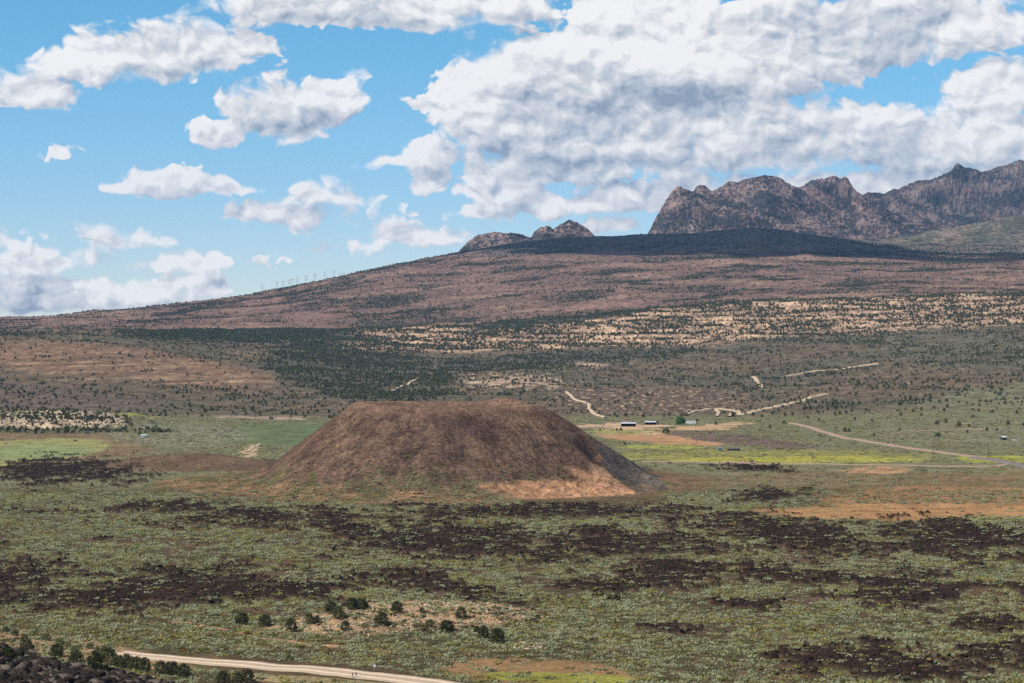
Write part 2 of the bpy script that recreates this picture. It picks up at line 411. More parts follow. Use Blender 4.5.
def grid_mesh(name, V, smooth=True):
    nr, nc = V.shape[:2]
    i = np.arange(nr - 1)[:, None] * nc + np.arange(nc - 1)[None, :]
    f = np.stack([i, i + 1, i + nc + 1, i + nc], -1).reshape(-1, 4)
    me = np_mesh(name, V.reshape(-1, 3), f)
    me.polygons.foreach_set('use_smooth', np.full(len(me.polygons), smooth))
    return me
def set_colour(me, c):
    a = me.color_attributes.new('land_colour', 'FLOAT_COLOR', 'POINT')
    c = np.concatenate([c.reshape(-1, 3), np.ones((c.size // 3, 1))], 1).astype(np.float32)
    a.data.foreach_set('color', c.ravel())
def obj(name, me, mat=None, parent=None):
    o = bpy.data.objects.new(name, me)
    if mat: me.materials.append(mat)
    return link(o, parent)
class MB:
    def __init__(s): s.bm = bmesh.new()
    def box(s, c, size, rot=None, bevel=0.0):
        M = Matrix.Translation(c) @ (rot.to_4x4() if rot else Matrix.Identity(4)) @ Matrix.Diagonal((*size, 1))
        g = bmesh.ops.create_cube(s.bm, size=1, matrix=M)
        if bevel:
            ed = list({e for v in g['verts'] for e in v.link_edges})
            bmesh.ops.bevel(s.bm, geom=ed, offset=bevel, segments=1, affect='EDGES')
        return s
    def bar(s, a, b, r, r2=None, seg=6):
        a = Vector(a); b = Vector(b); v = b - a
        M = Matrix.Translation((a + b) / 2) @ v.to_track_quat('Z', 'Y').to_matrix().to_4x4()
        bmesh.ops.create_cone(s.bm, cap_ends=True, segments=seg, radius1=r, radius2=r if r2 is None else r2, depth=v.length, matrix=M)
        return s
    def ring(s, c, rad, thick, axis='Y', seg=18):
        for i in range(seg):
            p = []
            for k in (i, i + 1):
                a = 2 * math.pi * k / seg
                p.append(Vector(c) + (Vector((math.cos(a) * rad, 0, math.sin(a) * rad)) if axis == 'Y' else Vector((0, math.cos(a) * rad, math.sin(a) * rad))))
            s.bar(p[0], p[1], thick, seg=5)
        return s
    def prism(s, pts, y0, y1):
        """closed outline in XZ extruded along Y"""
        A = [s.bm.verts.new((x, y0, z)) for x, z in pts]; B = [s.bm.verts.new((x, y1, z)) for x, z in pts]
        s.bm.faces.new(A); s.bm.faces.new(B[::-1])
        n = len(pts)
        for i in range(n): s.bm.faces.new((A[i], B[i], B[(i + 1) % n], A[(i + 1) % n]))
        return s
    def build(s, name, mat, parent=None, smooth=False):
        bmesh.ops.recalc_face_normals(s.bm, faces=s.bm.faces)
        me = bpy.data.meshes.new(name); s.bm.to_mesh(me); s.bm.free()
        if smooth: me.polygons.foreach_set('use_smooth', np.full(len(me.polygons), True))
        return obj(name, me, mat, parent)

# ------------------------------------------------------------------ GROUND
u_in = np.linspace(-0.262, 0.262, 1060)
u_out = np.array([0.275, 0.29, 0.31, 0.34, 0.38, 0.43, 0.5, 0.6, 0.75, 1.0, 1.4])
U = np.concatenate([-u_out[::-1], u_in, u_out])
D = [8.0]
while D[-1] < 12800:
    d = D[-1]
    if d < 450: s = 12
    elif d < 3200: s = min(max(0.75 * d * d / (CAMH * F), 1.3), 5.0)
    elif d < 7000: s = 7.5
    else: s = 15
    D.append(d + s)
D = np.array(D)
UU, DD = np.meshgrid(U, D)
GX = UU * DD; GY = DD.copy()
GZ, gpx, grow, glv = ground_full(GX, GY)
gc, _, _ = cover(GX, GY, gpx, grow, glv)
me = grid_mesh('ground', np.stack([GX, GY, GZ], -1)); set_colour(me, gc)
g_mat = land_material('ground_soil', 2.2, 30.0, 0.42, 0.6)
# broader brush speckle takes over with distance from the valley
g = obj('ground', me, g_mat); tag(g, kind='structure')
# the hill the viewer stands on, behind and beside the camera
tx, ty = np.meshgrid(np.linspace(-400, 400, 60), np.linspace(-500, 12, 40))
tz = 127.6 - 0.10 * np.abs(tx) - 0.02 * np.abs(ty) + 2 * fbm(tx / 60, ty / 60, 3, 5) - 1.5
me = grid_mesh('hill', np.stack([tx, ty, tz], -1)); set_colour(me, np.full(tx.shape + (3,), 0.12))
tag(obj('hill', me, g_mat), kind='structure')

# ------------------------------------------------------------------ CINDER CONE
th = np.linspace(-np.pi, np.pi, 1100); rr = np.concatenate([np.linspace(0.1, 60, 30), np.linspace(61, 262, 300)])
TH, RR = np.meshgrid(th, rr)
X = CONE_C[0] + RR * np.cos(TH); Y = CONE_C[1] + RR * np.sin(TH)
Z = cone_height(X, Y); Z = np.where(RR > 258, Z - 6, Z)
d = Y; px = CX + X / d * F; row = HOR + (CAMH - Z) * F / d
n1 = fbm(X / 40, Y / 40, 4, 201); n2 = fbm(X / 9, Y / 9, 4, 203, 0.65)
sw = 0.35 * n1; streak = fbm(TH * 5 + sw + 0.004 * RR, RR / 55, 4, 205, 0.6); streak2 = fbm(TH * 26 + 2 * sw + 0.02 * RR, RR / 22, 3, 207)
c = np.zeros(X.shape + (3,)); c[:] = (0.112, 0.070, 0.046)
c = mixc(c, (0.062, 0.038, 0.029), sst(-0.1, 0.3, streak + 0.9 * n2 + 0.3 * fbm(X / 4, Y / 4, 2, 209)) * 0.85)
c = mixc(c, (0.21, 0.125, 0.078), sst(0.05, 0.4, 0.6 * streak2 + 0.8 * n1 + 0.6 * n2 - 0.1) * 0.5)
c = mixc(c, (0.19, 0.115, 0.075), sst(58, 69, Z + 3 * n2) * 0.85)
c = mixc(c, (0.058, 0.034, 0.029), sst(0, 0.5, ell(px + 12 * n1, row + 5 * n2, 470, 425, 60, 16, 12)) * 0.6)
c = mixc(c, (0.20, 0.115, 0.062), sst(0.0, 0.4, -n1 + 0.5 * n2 - (Z - 8) / 16) * 0.7)
c = mixc(c, (0.088, 0.086, 0.036), sst(0.0, 0.35, n1 + 1.1 * n2 + 0.5 * fbm(X / 4, Y / 4, 2, 213) - (Z - 14) / 22) * 0.72)
c = mixc(c, (0.22, 0.125, 0.068), sst(0.1, 0.4, fbm(X / 22, Y / 22, 3, 215) + 0.5 * n2 - (Z - 8) / 18) * 0.7)
c = mixc(c, (0.38, 0.20, 0.105), sst(-0.05, 0.45, ell(px + 14 * n2, row + 6 * n2, 578, 493, 98, 14, 3) + 0.35 * n1) * 0.95)
c = mixc(c, (0.34, 0.20, 0.12), sst(0.0, 0.25, ell(px + 8 * n2, row + 3 * n2, 612, 484, 34, 8, 42) + 0.1 * n1) * 0.8)
c = mixc(c, (0.085, 0.070, 0.062), sst(0, 0.12, ell(px + 2 * n2 + 8 * n1, row + 2 * n2, 636, 475, 50, 15, 38) + 0.3 * streak2) * 0.8)
c = mixc(c, (0.22, 0.125, 0.085), sst(0.1, 0.4, ell(px, row + 2 * n2, 655, 492, 22, 4, 30)) * 0.6)
c = mixc(c, (0.38, 0.20, 0.11), sst(0.0, 0.4, ell(px + 8 * n2, row + 4 * n2, 606, 485, 48, 9, 22) + 0.3 * n1) * 0.85)
c = mixc(c, (0.085, 0.065, 0.05), sst(0.1, 0.35, fbm(X / 5, Z / 2.5, 3, 211)) * (px > 480) * (row > 478) * 0.5)
c = mixc(c, (0.30, 0.15, 0.085), sst(0.2, 0.5, ell(px + 3 * n2, row + 3 * n2, 598, 458, 7, 7)) * 0.7)
me = grid_mesh('cinder_cone_hill', np.stack([X, Y, Z], -1)); set_colour(me, c)
cone_mat = land_material('cinder_slope', 2.4, 14.0, 0.55, 0.9)
tag(obj('cinder_cone_hill', me, cone_mat), kind='structure')

# ------------------------------------------------------------------ DISTANT MOUNTAINS
def mountain(name, sky, base_row, d0, dr, d1, nx, seed, rock, amp, noise_l, mat, crag=3.0, xpad=0):
    xs = np.linspace(sky[0][0], sky[-1][0], nx); nd = 150
    t = np.linspace(0, 1, nd)
    dd = d0 + (d1 - d0) * t
    PX, DDD = np.meshgrid(xs, dd)
    skyr = np.interp(xs, [s[0] for s in sky], [s[1] for s in sky])
    cragr = crag * fbm(xs / 9, xs * 0 + 0.5, 4, seed) * sst(0, 12, base_row - skyr)
    tr = (dr - d0) / (d1 - d0)
    X = (PX - CX) / F * DDD
    # ridge profile: steep crag at the crest easing out to a talus fan
    prof = np.where(DDD < dr, np.clip((DDD - d0) / (dr - d0), 0, 1) ** 1.1, np.clip((d1 - DDD) / (d1 - dr), 0, 1) ** 1.1)
    zb = CAMH - (base_row - HOR) * d0 / F
    ztop = CAMH - (skyr[None, :] - HOR) * dr / F
    hgt = np.maximum(ztop - zb, 1)
    wp = 0.5 * fbm(X / noise_l, DDD / noise_l, 3, seed + 5); rg = ridged(X / noise_l + wp + 0.35 * (DDD - d0) / noise_l, DDD / (noise_l * 0.8) + wp, 4, seed + 3, 0.38)
    z = zb + hgt * prof * (1 + amp * 0.5 * (rg - 0.4)) + hgt * amp * 0.45 * (rg - 0.3) * np.sin(np.pi * np.clip(prof, 0, 1))
    rows = HOR + (CAMH - z) * F / DDD
    mn = rows.min(0)
    k = np.exp(-0.5 * (np.arange(-40, 41) / 14.0) ** 2); k /= k.sum()
    mns = np.convolve(np.pad(mn - skyr, 40, mode='edge'), k, 'valid') + skyr
    corr = (mns - skyr)                                       # keep the surveyed skyline heights
    z = z + (corr[None, :] * np.clip(prof, 0, 1) ** 0.7 - cragr[None, :] * np.clip(prof, 0, 1) ** 7) * DDD / F
    n = fbm(X / 190, z / 110, 4, seed + 9); n2 = fbm(X / 17, z / 14, 3, seed + 11, 0.6) + 0.3 * fbm(X / 60, z / 50, 2, seed + 12)
    c = np.zeros(X.shape + (3,)); c[:] = rock[0]
    c = mixc(c, rock[1], sst(0.0, 0.3, n2 + 0.4 * n + 0.1))
    c = mixc(c, rock[2], sst(-0.2, 0.25, -n - 0.7 * n2 + 0.05) * 0.85)
    me = grid_mesh(name, np.stack([X, DDD, z], -1)); set_colour(me, c)
    return tag(obj(name, me, mat), kind='structure')
rock_mat = land_material('mountain_rock', 26.0, 150.0, 0.50, 4.0)
R1 = [(0.074, 0.059, 0.056), (0.200, 0.136, 0.112), (0.033, 0.034, 0.031)]
mountain('mountain', [(640, 246), (650, 229), (662, 206), (672, 192), (680, 187), (686, 189), (694, 191), (703, 197), (716, 203), (735, 209), (760, 216), (790, 223), (820, 230), (850, 246)],
         250, 11350, 11900, 12500, 480, 301, R1, 0.55, 700, rock_mat, 4.0)
mountain('mountain', [(668, 246), (684, 205), (696, 187), (704, 186), (712, 190), (728, 184), (745, 180), (757, 176), (765, 174.5), (778, 178), (790, 184), (806, 193), (825, 204), (850, 216), (880, 228), (905, 246)],
         250, 11700, 12700, 13400, 520, 307, R1, 0.6, 800, rock_mat, 2.5)
mountain('mountain', [(740, 246), (770, 205), (790, 190), (803, 185), (816, 179), (828, 177), (836, 176), (840, 179), (847, 180), (853, 188), (866, 197), (884, 207), (905, 217), (935, 228), (965, 246)],
         250, 12000, 13200, 13900, 480, 313, R1, 0.6, 800, rock_mat, 2.5)
mountain('mountain', [(800, 240), (830, 215), (850, 200), (868, 193), (885, 193), (905, 184), (925, 178), (942, 176), (958, 168), (975, 168), (992, 169), (1006, 165),
                      (1024, 162), (1060, 158), (1120, 165), (1200, 190), (1300, 240)],
         248, 12600, 14400, 15600, 620, 321, [(0.064, 0.052, 0.050), (0.150, 0.108, 0.092), (0.030, 0.032, 0.030)], 0.6, 900, rock_mat, 2.5)
mountain('hill', [(855, 246), (880, 240), (910, 235), (950, 228), (1000, 218), (1024, 215), (1080, 210), (1160, 225), (1250, 246)],
         250, 11300, 12100, 12800, 400, 341, [(0.12, 0.095, 0.065), (0.17, 0.125, 0.09), (0.07, 0.07, 0.045)], 0.25, 500, rock_mat, 1.0)
mountain('butte', [(458, 252), (468, 242), (478, 235), (490, 232.5), (512, 233), (524, 235), (536, 240), (552, 252)],
         252, 10400, 10700, 11000, 240, 361, R1, 0.35, 160, rock_mat, 1.2)
mountain('butte', [(524, 250), (534, 233), (541, 227), (547, 226), (553, 229), (560, 224), (569, 220), (577, 221.5), (584, 227), (592, 232), (606, 250)],
         252, 10600, 10950, 11250, 240, 381, R1, 0.35, 160, rock_mat, 1.6)

# ------------------------------------------------------------------ ROADS
def road(name, pts, width, mat, lift=0.25, n=160, dmin=400, z_smooth=9):
    P = [locate(x, y, dmin) for x, y in pts]
    L = np.concatenate([[0], np.cumsum([(P[i + 1] - P[i]).length for i in range(len(P) - 1)])])
    s = np.linspace(0, L[-1], n)
    x = np.interp(s, L, [p.x for p in P]); y = np.interp(s, L, [p.y for p in P])
    k = np.ones(7) / 7
    x = np.convolve(np.pad(x, 3, mode='edge'), k, 'valid'); y = np.convolve(np.pad(y, 3, mode='edge'), k, 'valid')
    tx = np.gradient(x); ty = np.gradient(y); l = np.hypot(tx, ty) + 1e-6; nx, ny = -ty / l, tx / l
    w = np.interp(np.linspace(0, 1, n), np.linspace(0, 1, len(width)), width) if hasattr(width, '__len__') else np.full(n, float(width))
    w = w * (1 + 0.12 * fbm(s / 14, s * 0, 3, 401))
    K = 9; off = np.linspace(-0.5, 0.5, K)
    if name == 'path': w = w * (1 + 0.5 * fbm(s / 22, s * 0 + 3, 4, 403)); jx = 0.5 * w * fbm(s / 25, s * 0 + 7, 3, 405); x = x + nx * jx; y = y + ny * jx
    Xr = x[:, None] + nx[:, None] * w[:, None] * off; Yr = y[:, None] + ny[:, None] * w[:, None] * off
    eg = (np.abs(off) > 0.45)[None, :] * w[:, None] * 0.12 * np.sign(off)[None, :] * fbm(s[:, None] / 5, off[None, :] * 9 + s[:, None] * 0, 3, 407); Xr = Xr + nx[:, None] * eg; Yr = Yr + ny[:, None] * eg
    zc = surface(Xr, Yr).max(1)
    kk = np.ones(z_smooth) / z_smooth
    zc = np.maximum(zc * 0.0 - 99, np.convolve(np.pad(zc, z_smooth // 2, mode='edge'), kk, 'valid'))
    Zr = np.maximum(surface(Xr, Yr), zc[:, None] - 0.2) + lift
    Zr[:, 0] -= lift + 0.9; Zr[:, -1] -= lift + 0.9
    # every road is a low embankment, so its sides go down into the ground
    me = grid_mesh(name, np.stack([Xr, Yr, Zr], -1))
    uv = np.tile(np.linspace(0, 1, K), n)
    a = me.attributes.new('across', 'FLOAT', 'POINT'); a.data.foreach_set('value', uv.astype(np.float32))
    o = obj(name, me, mat); tag(o, kind='structure')
    return o
def road_mat(name, c1, c2, track=0.25):
    m, nt, b = new_mat(name, 0.95); pos = geo_pos(nt)
    a = N(nt, 'ShaderNodeAttribute', attribute_name='across').outputs['Fac']
    c = mixrgb(nt, ramp(nt, noise(nt, 0.35, 5, 0.65, pos), 0.3, 0.7, 0, 1), c1, c2)
    tr = mathn(nt, 'ABSOLUTE', mathn(nt, 'SUBTRACT', mathn(nt, 'ABSOLUTE', mathn(nt, 'SUBTRACT', a, 0.5)), 0.2))
    c = scale_col(nt, c, ramp(nt, tr, 0.02, 0.10, 1.08, 1 - track))
    nt.links.new(c, b.inputs['Base Color'])
    bump(nt, b, noise(nt, 1.2, 4, 0.6, pos), 0.1)
    return m
pale = road_mat('pale_gravel', (0.54, 0.40, 0.275), (0.66, 0.50, 0.36), 0.34)
sand = road_mat('sandy_track', (0.44, 0.325, 0.21), (0.54, 0.41, 0.28), 0.1)
pink = road_mat('pink_dirt', (0.32, 0.215, 0.155), (0.40, 0.275, 0.20), 0.15)
asph = road_mat('worn_asphalt', (0.17, 0.145, 0.13), (0.20, 0.17, 0.155), 0.1)
road('road', [(118, 653), (150, 657), (200, 661.5), (250, 665), (300, 669), (350, 674), (400, 679.5), (440, 685), (500, 693)], [14, 17, 19, 20, 20], pale, 0.3, 220, 700)
road('road', [(790, 423), (805, 426), (828, 433), (850, 439), (876, 443), (902, 447), (930, 451), (951, 454), (975, 457), (996, 460), (1010, 463)], 11, pink, 0.5)
road('road', [(972, 457.5), (996, 461), (1012, 463.5), (1030, 468), (1060, 474)], 15, asph, 0.9, 60)
road('road', [(640, 461.5), (690, 462), (740, 463), (800, 464), (860, 465), (930, 466), (975, 467), (998, 466.5), (1010, 464)], 7, pink, 0.5)
road('path', [(566, 392), (571, 396), (575, 400), (583, 402), (590, 405), (589, 409), (592, 412), (596, 415), (606, 418)], 5.9, sand, 1.6, 120, 3000)
road('path', [(684, 415.5), (695, 411.5), (706, 410), (716, 409), (728, 410), (738, 412), (741, 415), (751, 413), (766, 409), (780, 406), (800, 402), (827, 394)], [5.9, 6.6, 8.6, 14.5, 10.6, 9.2], sand, 1.6, 160, 3000)
road('path', [(716, 409.5), (719, 413), (717, 417)], 5.3, sand, 1.8, 40, 3000)
road('path', [(729, 417), (733, 413), (740, 411)], 5.3, sand, 1.8, 40, 3000)
road('path', [(754, 377), (757, 381), (760, 385), (766, 388)], 8.6, sand, 2.0, 60, 3400)
road('path', [(784, 377), (800, 374.5), (827, 371), (850, 368), (878, 364)], [5.3, 7.9, 9.9, 9.9], sand, 2.0, 120, 3400)
road('path', [(878, 437), (895, 434), (910, 431.5), (940, 430.5), (965, 429.5), (989, 430)], 3.3, pink, 0.8, 100, 2300)
road('path', [(572, 428), (600, 427), (625, 426), (645, 426)], 18.5, pink, 0.6, 80, 2500)
road('path', [(390, 392), (402, 387), (412, 382), (420, 379)], [4.6, 7.9, 4.6], sand, 2.0, 60, 3400)
road('path', [(247, 452), (252, 448), (260, 444)], 4.0, sand, 0.6, 40, 2000)

# ------------------------------------------------------------------ VEGETATION meshes
def blob_verts(sub, seed, jit):
    bm = bmesh.new(); bmesh.ops.create_icosphere(bm, subdivisions=sub, radius=1)
    rng = np.random.default_rng(seed)
    v = np.array([x.co[:] for x in bm.verts]); f = np.array([[w.index for w in q.verts] for q in bm.faces]); bm.free()
    v *= (1 + jit * rng.uniform(-1, 1, (len(v), 1)))
    return v, f
def join(parts):
    V = []; Fs = []; n = 0
    for v, f in parts: V.append(v); Fs.append(f + n); n += len(v)
    return np.concatenate(V), np.concatenate(Fs)
def bush_cluster(seed, n=11, spread=2.35):
    rng = np.random.default_rng(seed); parts = []
    for i in range(n):
        v, f = blob_verts(1, seed * 31 + i, 0.34)
        r = rng.uniform(0.26, 0.66); a = rng.uniform(0, 6.28); q = spread * math.sqrt(rng.uniform(0, 1))
        v = v * (r, r * rng.uniform(0.8, 1.1), r * rng.uniform(0.7, 1.0)) + (q * math.cos(a), q * math.sin(a), r * 0.35)
        parts.append((v, f))
    return join(parts)
def leaf_crown(seed, h, w, nclump, leaf, lean=0.0, low=0.12, pointed=0.3, nleaf=26):
    """a juniper crown: boughs of small leaf faces spread through the volume, open in places"""
    rng = np.random.default_rng(seed); V = []; Fs = []; k = 0
    cen = []
    for i in range(nclump):
        t = rng.uniform(low, 1.0)
        prof = math.sqrt(max(0.02, 1 - ((t - 0.42) / 0.62) ** 2)) * (1 - 0.5 * pointed * t)
        a = rng.uniform(0, 6.28); q = w * 0.5 * prof * math.sqrt(rng.uniform(0.1, 1))
        cen.append((q * math.cos(a) + lean * t, q * math.sin(a), h * t * 0.92))
    for cx, cy, cz in cen:
        cr = rng.uniform(0.09, 0.17) * w
        for j in range(nleaf):
            p = rng.normal(0, 1, 3); p /= np.linalg.norm(p); p *= cr * rng.uniform(0.55, 1.0)
            n = rng.normal(0, 1, 3) + p / cr * 1.2; n /= np.linalg.norm(n)
            t1 = np.cross(n, rng.normal(0, 1, 3)); t1 /= np.linalg.norm(t1); t2 = np.cross(n, t1)
            s = leaf * rng.uniform(0.6, 1.3); c0 = np.array((cx, cy, cz)) + p * (1, 1, 0.8)
            V += [c0 - t1 * s, c0 + t2 * s * 0.8, c0 + t1 * s, c0 - t2 * s * 0.8]; Fs.append((k, k + 1, k + 2, k + 3)); k += 4
    return np.array(V), np.array(Fs)
def tri(f): return np.concatenate([f[:, [0, 1, 2]], f[:, [0, 2, 3]]])
def trunk_mb(seed, h, w, r=0.16):
    rng = random.Random(seed); mb = MB()
    p = Vector((0, 0, -0.3)); segs = []
    for i in range(5):
        q = p + Vector((rng.uniform(-.1, .1) * w * .4, rng.uniform(-.1, .1) * w * .4, h * 0.16))
        mb.bar(p, q, r * (1 - i * .15), r * (1 - (i + 1) * .15), 7); segs.append(q); p = q
    for i in range(7):
        b = segs[rng.randrange(0, 5)]; a = rng.uniform(0, 6.28); l = w * rng.uniform(.22, .38)
        m1 = b + Vector((math.cos(a) * l * .6, math.sin(a) * l * .6, l * .35)); e = m1 + Vector((math.cos(a) * l * .4, math.sin(a) * l * .4, l * .6))
        mb.bar(b, m1, r * .4, r * .28, 5).bar(m1, e, r * .28, r * .1, 5)
    return mb
bark = plain('juniper_bark', (0.13, 0.095, 0.07), 0.95)
jun_mat = foliage('juniper_foliage', (0.050, 0.055, 0.023), (0.092, 0.094, 0.037))
jun_pale = foliage('shrub_foliage', (0.105, 0.115, 0.048), (0.145, 0.15, 0.065))
dec_mat = foliage('leafy_foliage', (0.045, 0.095, 0.028), (0.07, 0.13, 0.035))
twig_mat = plain('dead_twigs', (0.22, 0.15, 0.12), 0.95)

protos = {}
def make_plant(kind, name, seed, h, w, nclump, leaf, mat, **kw):
    r = empty(name, (0, 0, 0)); v, f = leaf_crown(seed, h, w, nclump, leaf, **kw)
    me = np_mesh('crown', v, f); obj('crown', me, mat, r)
    trunk_mb(seed, h, w).build('trunk', bark, r)
    protos.setdefault(kind, []).append([r, False]); return r
for i in range(5): make_plant('juniper', 'juniper_tree', 500 + i, 4.3 + 0.3 * i, 4.9 + 0.4 * (i % 3), 90, 0.17, jun_mat, pointed=0.2 + 0.12 * (i % 3))
for i in range(3): make_plant('shrub', 'shrub', 520 + i, 3.2, 4.2, 60, 0.15, jun_pale, pointed=0.1, low=0.05)
for i in range(4): make_plant('hill', 'juniper_tree', 540 + i, 4.6, 4.6, 34, 0.30, jun_mat, nleaf=14, pointed=0.25)
make_plant('leafy', 'leafy_tree', 560, 10.5, 12.5, 110, 0.42, dec_mat, pointed=0.15)
def place(kind, px, row, scale, label, cat, group, idx, dmin=400, loc=None):
    pr = protos[kind][idx % len(protos[kind])]
    if pr[1]: o = copy_tree(pr[0])
    else: o = pr[0]; pr[1] = True
    p = loc if loc is not None else locate(px, row, dmin)
    o.location = p; o.rotation_euler = (0, 0, random.uniform(0, 6.28)); s = scale
    o.scale = (s * random.uniform(.92, 1.1), s * random.uniform(.92, 1.1), s)
    tag(o, label, cat, group); return o

FG = [ # px, row of the foot, size, label
 (27, 651, 1.0, 'dark juniper at the left frame edge beside sandy ground above the rubble slope'),
 (57, 657, .95, 'dark juniper second from left along the top of the rubble slope'),
 (76, 668, 1.05, 'juniper growing down among the basalt blocks of the rubble slope'),
 (95, 671, .9, 'juniper at the lower left end of the dense clump by the road start'),
 (108, 665, 1.15, 'tallest juniper of the dense clump where the gravel road starts'),
 (117, 667, .95, 'juniper in the middle of the dense clump where the gravel road starts'),
 (126, 668, 1.0, 'juniper right of the tallest one in the clump at the road start'),
 (136, 670, .9, 'narrow juniper near the right end of the clump at the road start'),
 (145, 671, .85, 'small juniper closing the right end of the clump at the road start'),
 (160, 674, .8, 'low left juniper of the trio against the near edge of the gravel road'),
 (172, 675, 1.05, 'tall middle juniper of the trio against the near edge of the gravel road'),
 (184, 677, .95, 'right juniper of the trio against the near edge of the gravel road'),
 (223, 684, .85, 'dark juniper left of the three cut by the bottom edge below the road'),
 (237, 685, .75, 'paler middle juniper of the three cut by the bottom edge below the road'),
 (247, 685, .9, 'right juniper of the three cut by the bottom edge below the road'),
 (8, 660, .7, 'small juniper low against the left edge on the rubble'),
 (242, 625, 1.1, 'round juniper at the left end of the row beside the lava flow'),
 (265, 627, 1.05, 'second round juniper of the row beside pale stones by the lava flow'),
 (291, 632, 1.1, 'broad low juniper third in the row below the lava flow'),
 (309, 624, .8, 'small juniper between the broad low one and the sandy mound'),
 (316, 624, .75, 'little juniper touching the left foot of the sandy mound'),
 (331, 614, 1.1, 'juniper behind the left end of the sandy mound'),
 (339, 619, 1.0, 'juniper on the left shoulder of the sandy mound'),
 (345, 631, .8, 'small juniper on the front slope of the sandy mound'),
 (352, 610, 1.0, 'left juniper of the group behind the sandy mound crest'),
 (362, 609, 1.1, 'right juniper of the group behind the sandy mound crest'),
 (397, 613, 1.05, 'lone dark juniper beyond the crest of the sandy mound'),
 (382, 625, 1.1, 'wide juniper on the crest of the sandy mound'),
 (422, 615, .5, 'tiny juniper in the sage beyond the sandy mound'),
 (461, 619, .95, 'lone juniper in the sage right of the sandy mound crest'),
 (447, 631, 1.05, 'broad juniper on the right half of the sandy mound'),
 (477, 633, .6, 'small juniper between the two large ones at the right end of the mound'),
 (497, 643, 1.15, 'dark round juniper at the right end of the sandy mound by pale stones'),
 (484, 638, .95, 'grey juniper touching the dark round one at the right end of the mound')]
njun = 0
for i, (px_, row_, s, lab) in enumerate(FG):
    o = place('juniper', px_, row_, s * (1.2 if i < 16 else 1.05), lab, 'tree', 'junipers of the foreground', i); njun += 1
SH = [(15, 636), (35, 636), (47, 641), (60, 645), (75, 654), (98, 652), (90, 649), (68, 648), (6, 632), (111, 656), (401, 541), (288, 660), (430, 628), (24, 641)]
for i, (px_, row_) in enumerate(SH):
    lab = 'pale green shrub on the sandy rise above the rubble slope'; grp = 'pale shrubs above the rubble slope'
    if px_ == 401: lab, grp = 'yellow green shrub standing alone on the black lava flow', None
    if px_ == 288: lab, grp = 'low pale green shrub in the brush just above the gravel road', None
    if px_ == 430: lab, grp = 'pale green shrub on the crest of the sandy mound', None
    place('shrub', px_, row_, random.uniform(.75, 1.05), lab, 'shrub', grp, i)
VT = [(872, 422, .9), (874, 436, .8), (901, 416, 1.1), (921, 416, 1.1), (937, 425, 1.3), (946, 423, 1.1), (959, 427, 1.5), (967, 433, .9), (969, 427, .9), (973, 418, 1.1),
      (987, 431, 1.0), (997, 431, .8), (1008, 425, 1.2), (992, 413, 1.1), (1017, 414, 1.2), (1023, 426, 1.0), (697, 422, 1.0), (716, 425, 1.1), (733, 417, 1.6),
      (753, 416, 1.3), (617, 431, .8), (621, 431, 1.0), (845, 432, 1.2), (849, 432, 1.0), (657, 424, .9), (600, 431, .7), (625, 445, .7), (830, 441, .6), (888, 444, .5),
      (784, 424, 1.1), (770, 428, .9), (760, 431, .6), (808, 419, 1.0), (819, 421, .9), (835, 415, 1.0), (855, 420, .9), (866, 411, 1.0)]
for i, (px_, row_, s) in enumerate(VT):
    place('hill', px_, row_, s, 'small round juniper on the open sage slope right of the cinder cone', 'tree', 'junipers dotted over the right sage slope', i, 2000); njun += 1
place('hill', 938, 437, 1.3, 'wide low juniper by the pink trail on the right sage slope', 'tree', None, 2, 2000).scale = (2.2, 1.9, 1.1); njun += 1
place('hill', 666, 433.5, 1.7, 'lone round bush in the tan field in front of the ranch sheds', 'tree', None, 1, 2000); njun += 1
place('leafy', 680.5, 424.5, 1.05, 'large bright green leafy tree beside the white trailer', 'tree', None, 0, 2500)

# scattered trees of the hills: the nearest stand as individuals, the rest are the woodland
def scatter(dlo, dhi, n, pxr=(-140, 1164), fn=None):
    U = RNG.uniform((pxr[0] - CX) / F, (pxr[1] - CX) / F, n); d = np.sqrt(RNG.uniform(dlo ** 2, dhi ** 2, n))
    return U * d, d
tx, ty = scatter(2700, 10200, 520000)
z, px, row, lv = ground_full(tx, ty)
_, _, td = cover(tx, ty, px, row, lv)
clump = sst(-0.25, 0.35, fbm(tx / 45, ty / 45, 3, 601) + 0.5 * fbm(tx / 160, ty / 160, 2, 603))
prob = np.where(td > 0.6, 1.35 * td * (0.45 + 0.8 * clump), td * (0.12 + 1.5 * clump ** 2)) * 0.72
keep = RNG.uniform(0, 1, len(tx)) < np.minimum(prob, 1)
tx, ty, z, px, row = tx[keep], ty[keep], z[keep], px[keep], row[keep]
sc = 0.42 + 0.85 * RNG.uniform(0, 1, len(tx)) ** 1.5
size = sc * 4.6 / ty
nind = 300 - njun
vis = (px > 0) & (px < 1024)
order = np.argsort(-np.where(vis, size, 0))[:nind]
for i, k in enumerate(order):
    right = px[k] > 560
    place('hill', 0, 0, sc[k], 'small dark juniper on the lower slope of the hills right of the cinder cone' if right else 'small dark juniper at the foot of the brown hills left of the cinder cone',
          'tree', 'junipers along the foot of the right hills' if right else 'junipers along the foot of the left hills', i, loc=Vector((tx[k], ty[k], z[k] - 0.2)))
rest = np.ones(len(tx), bool); rest[order] = False

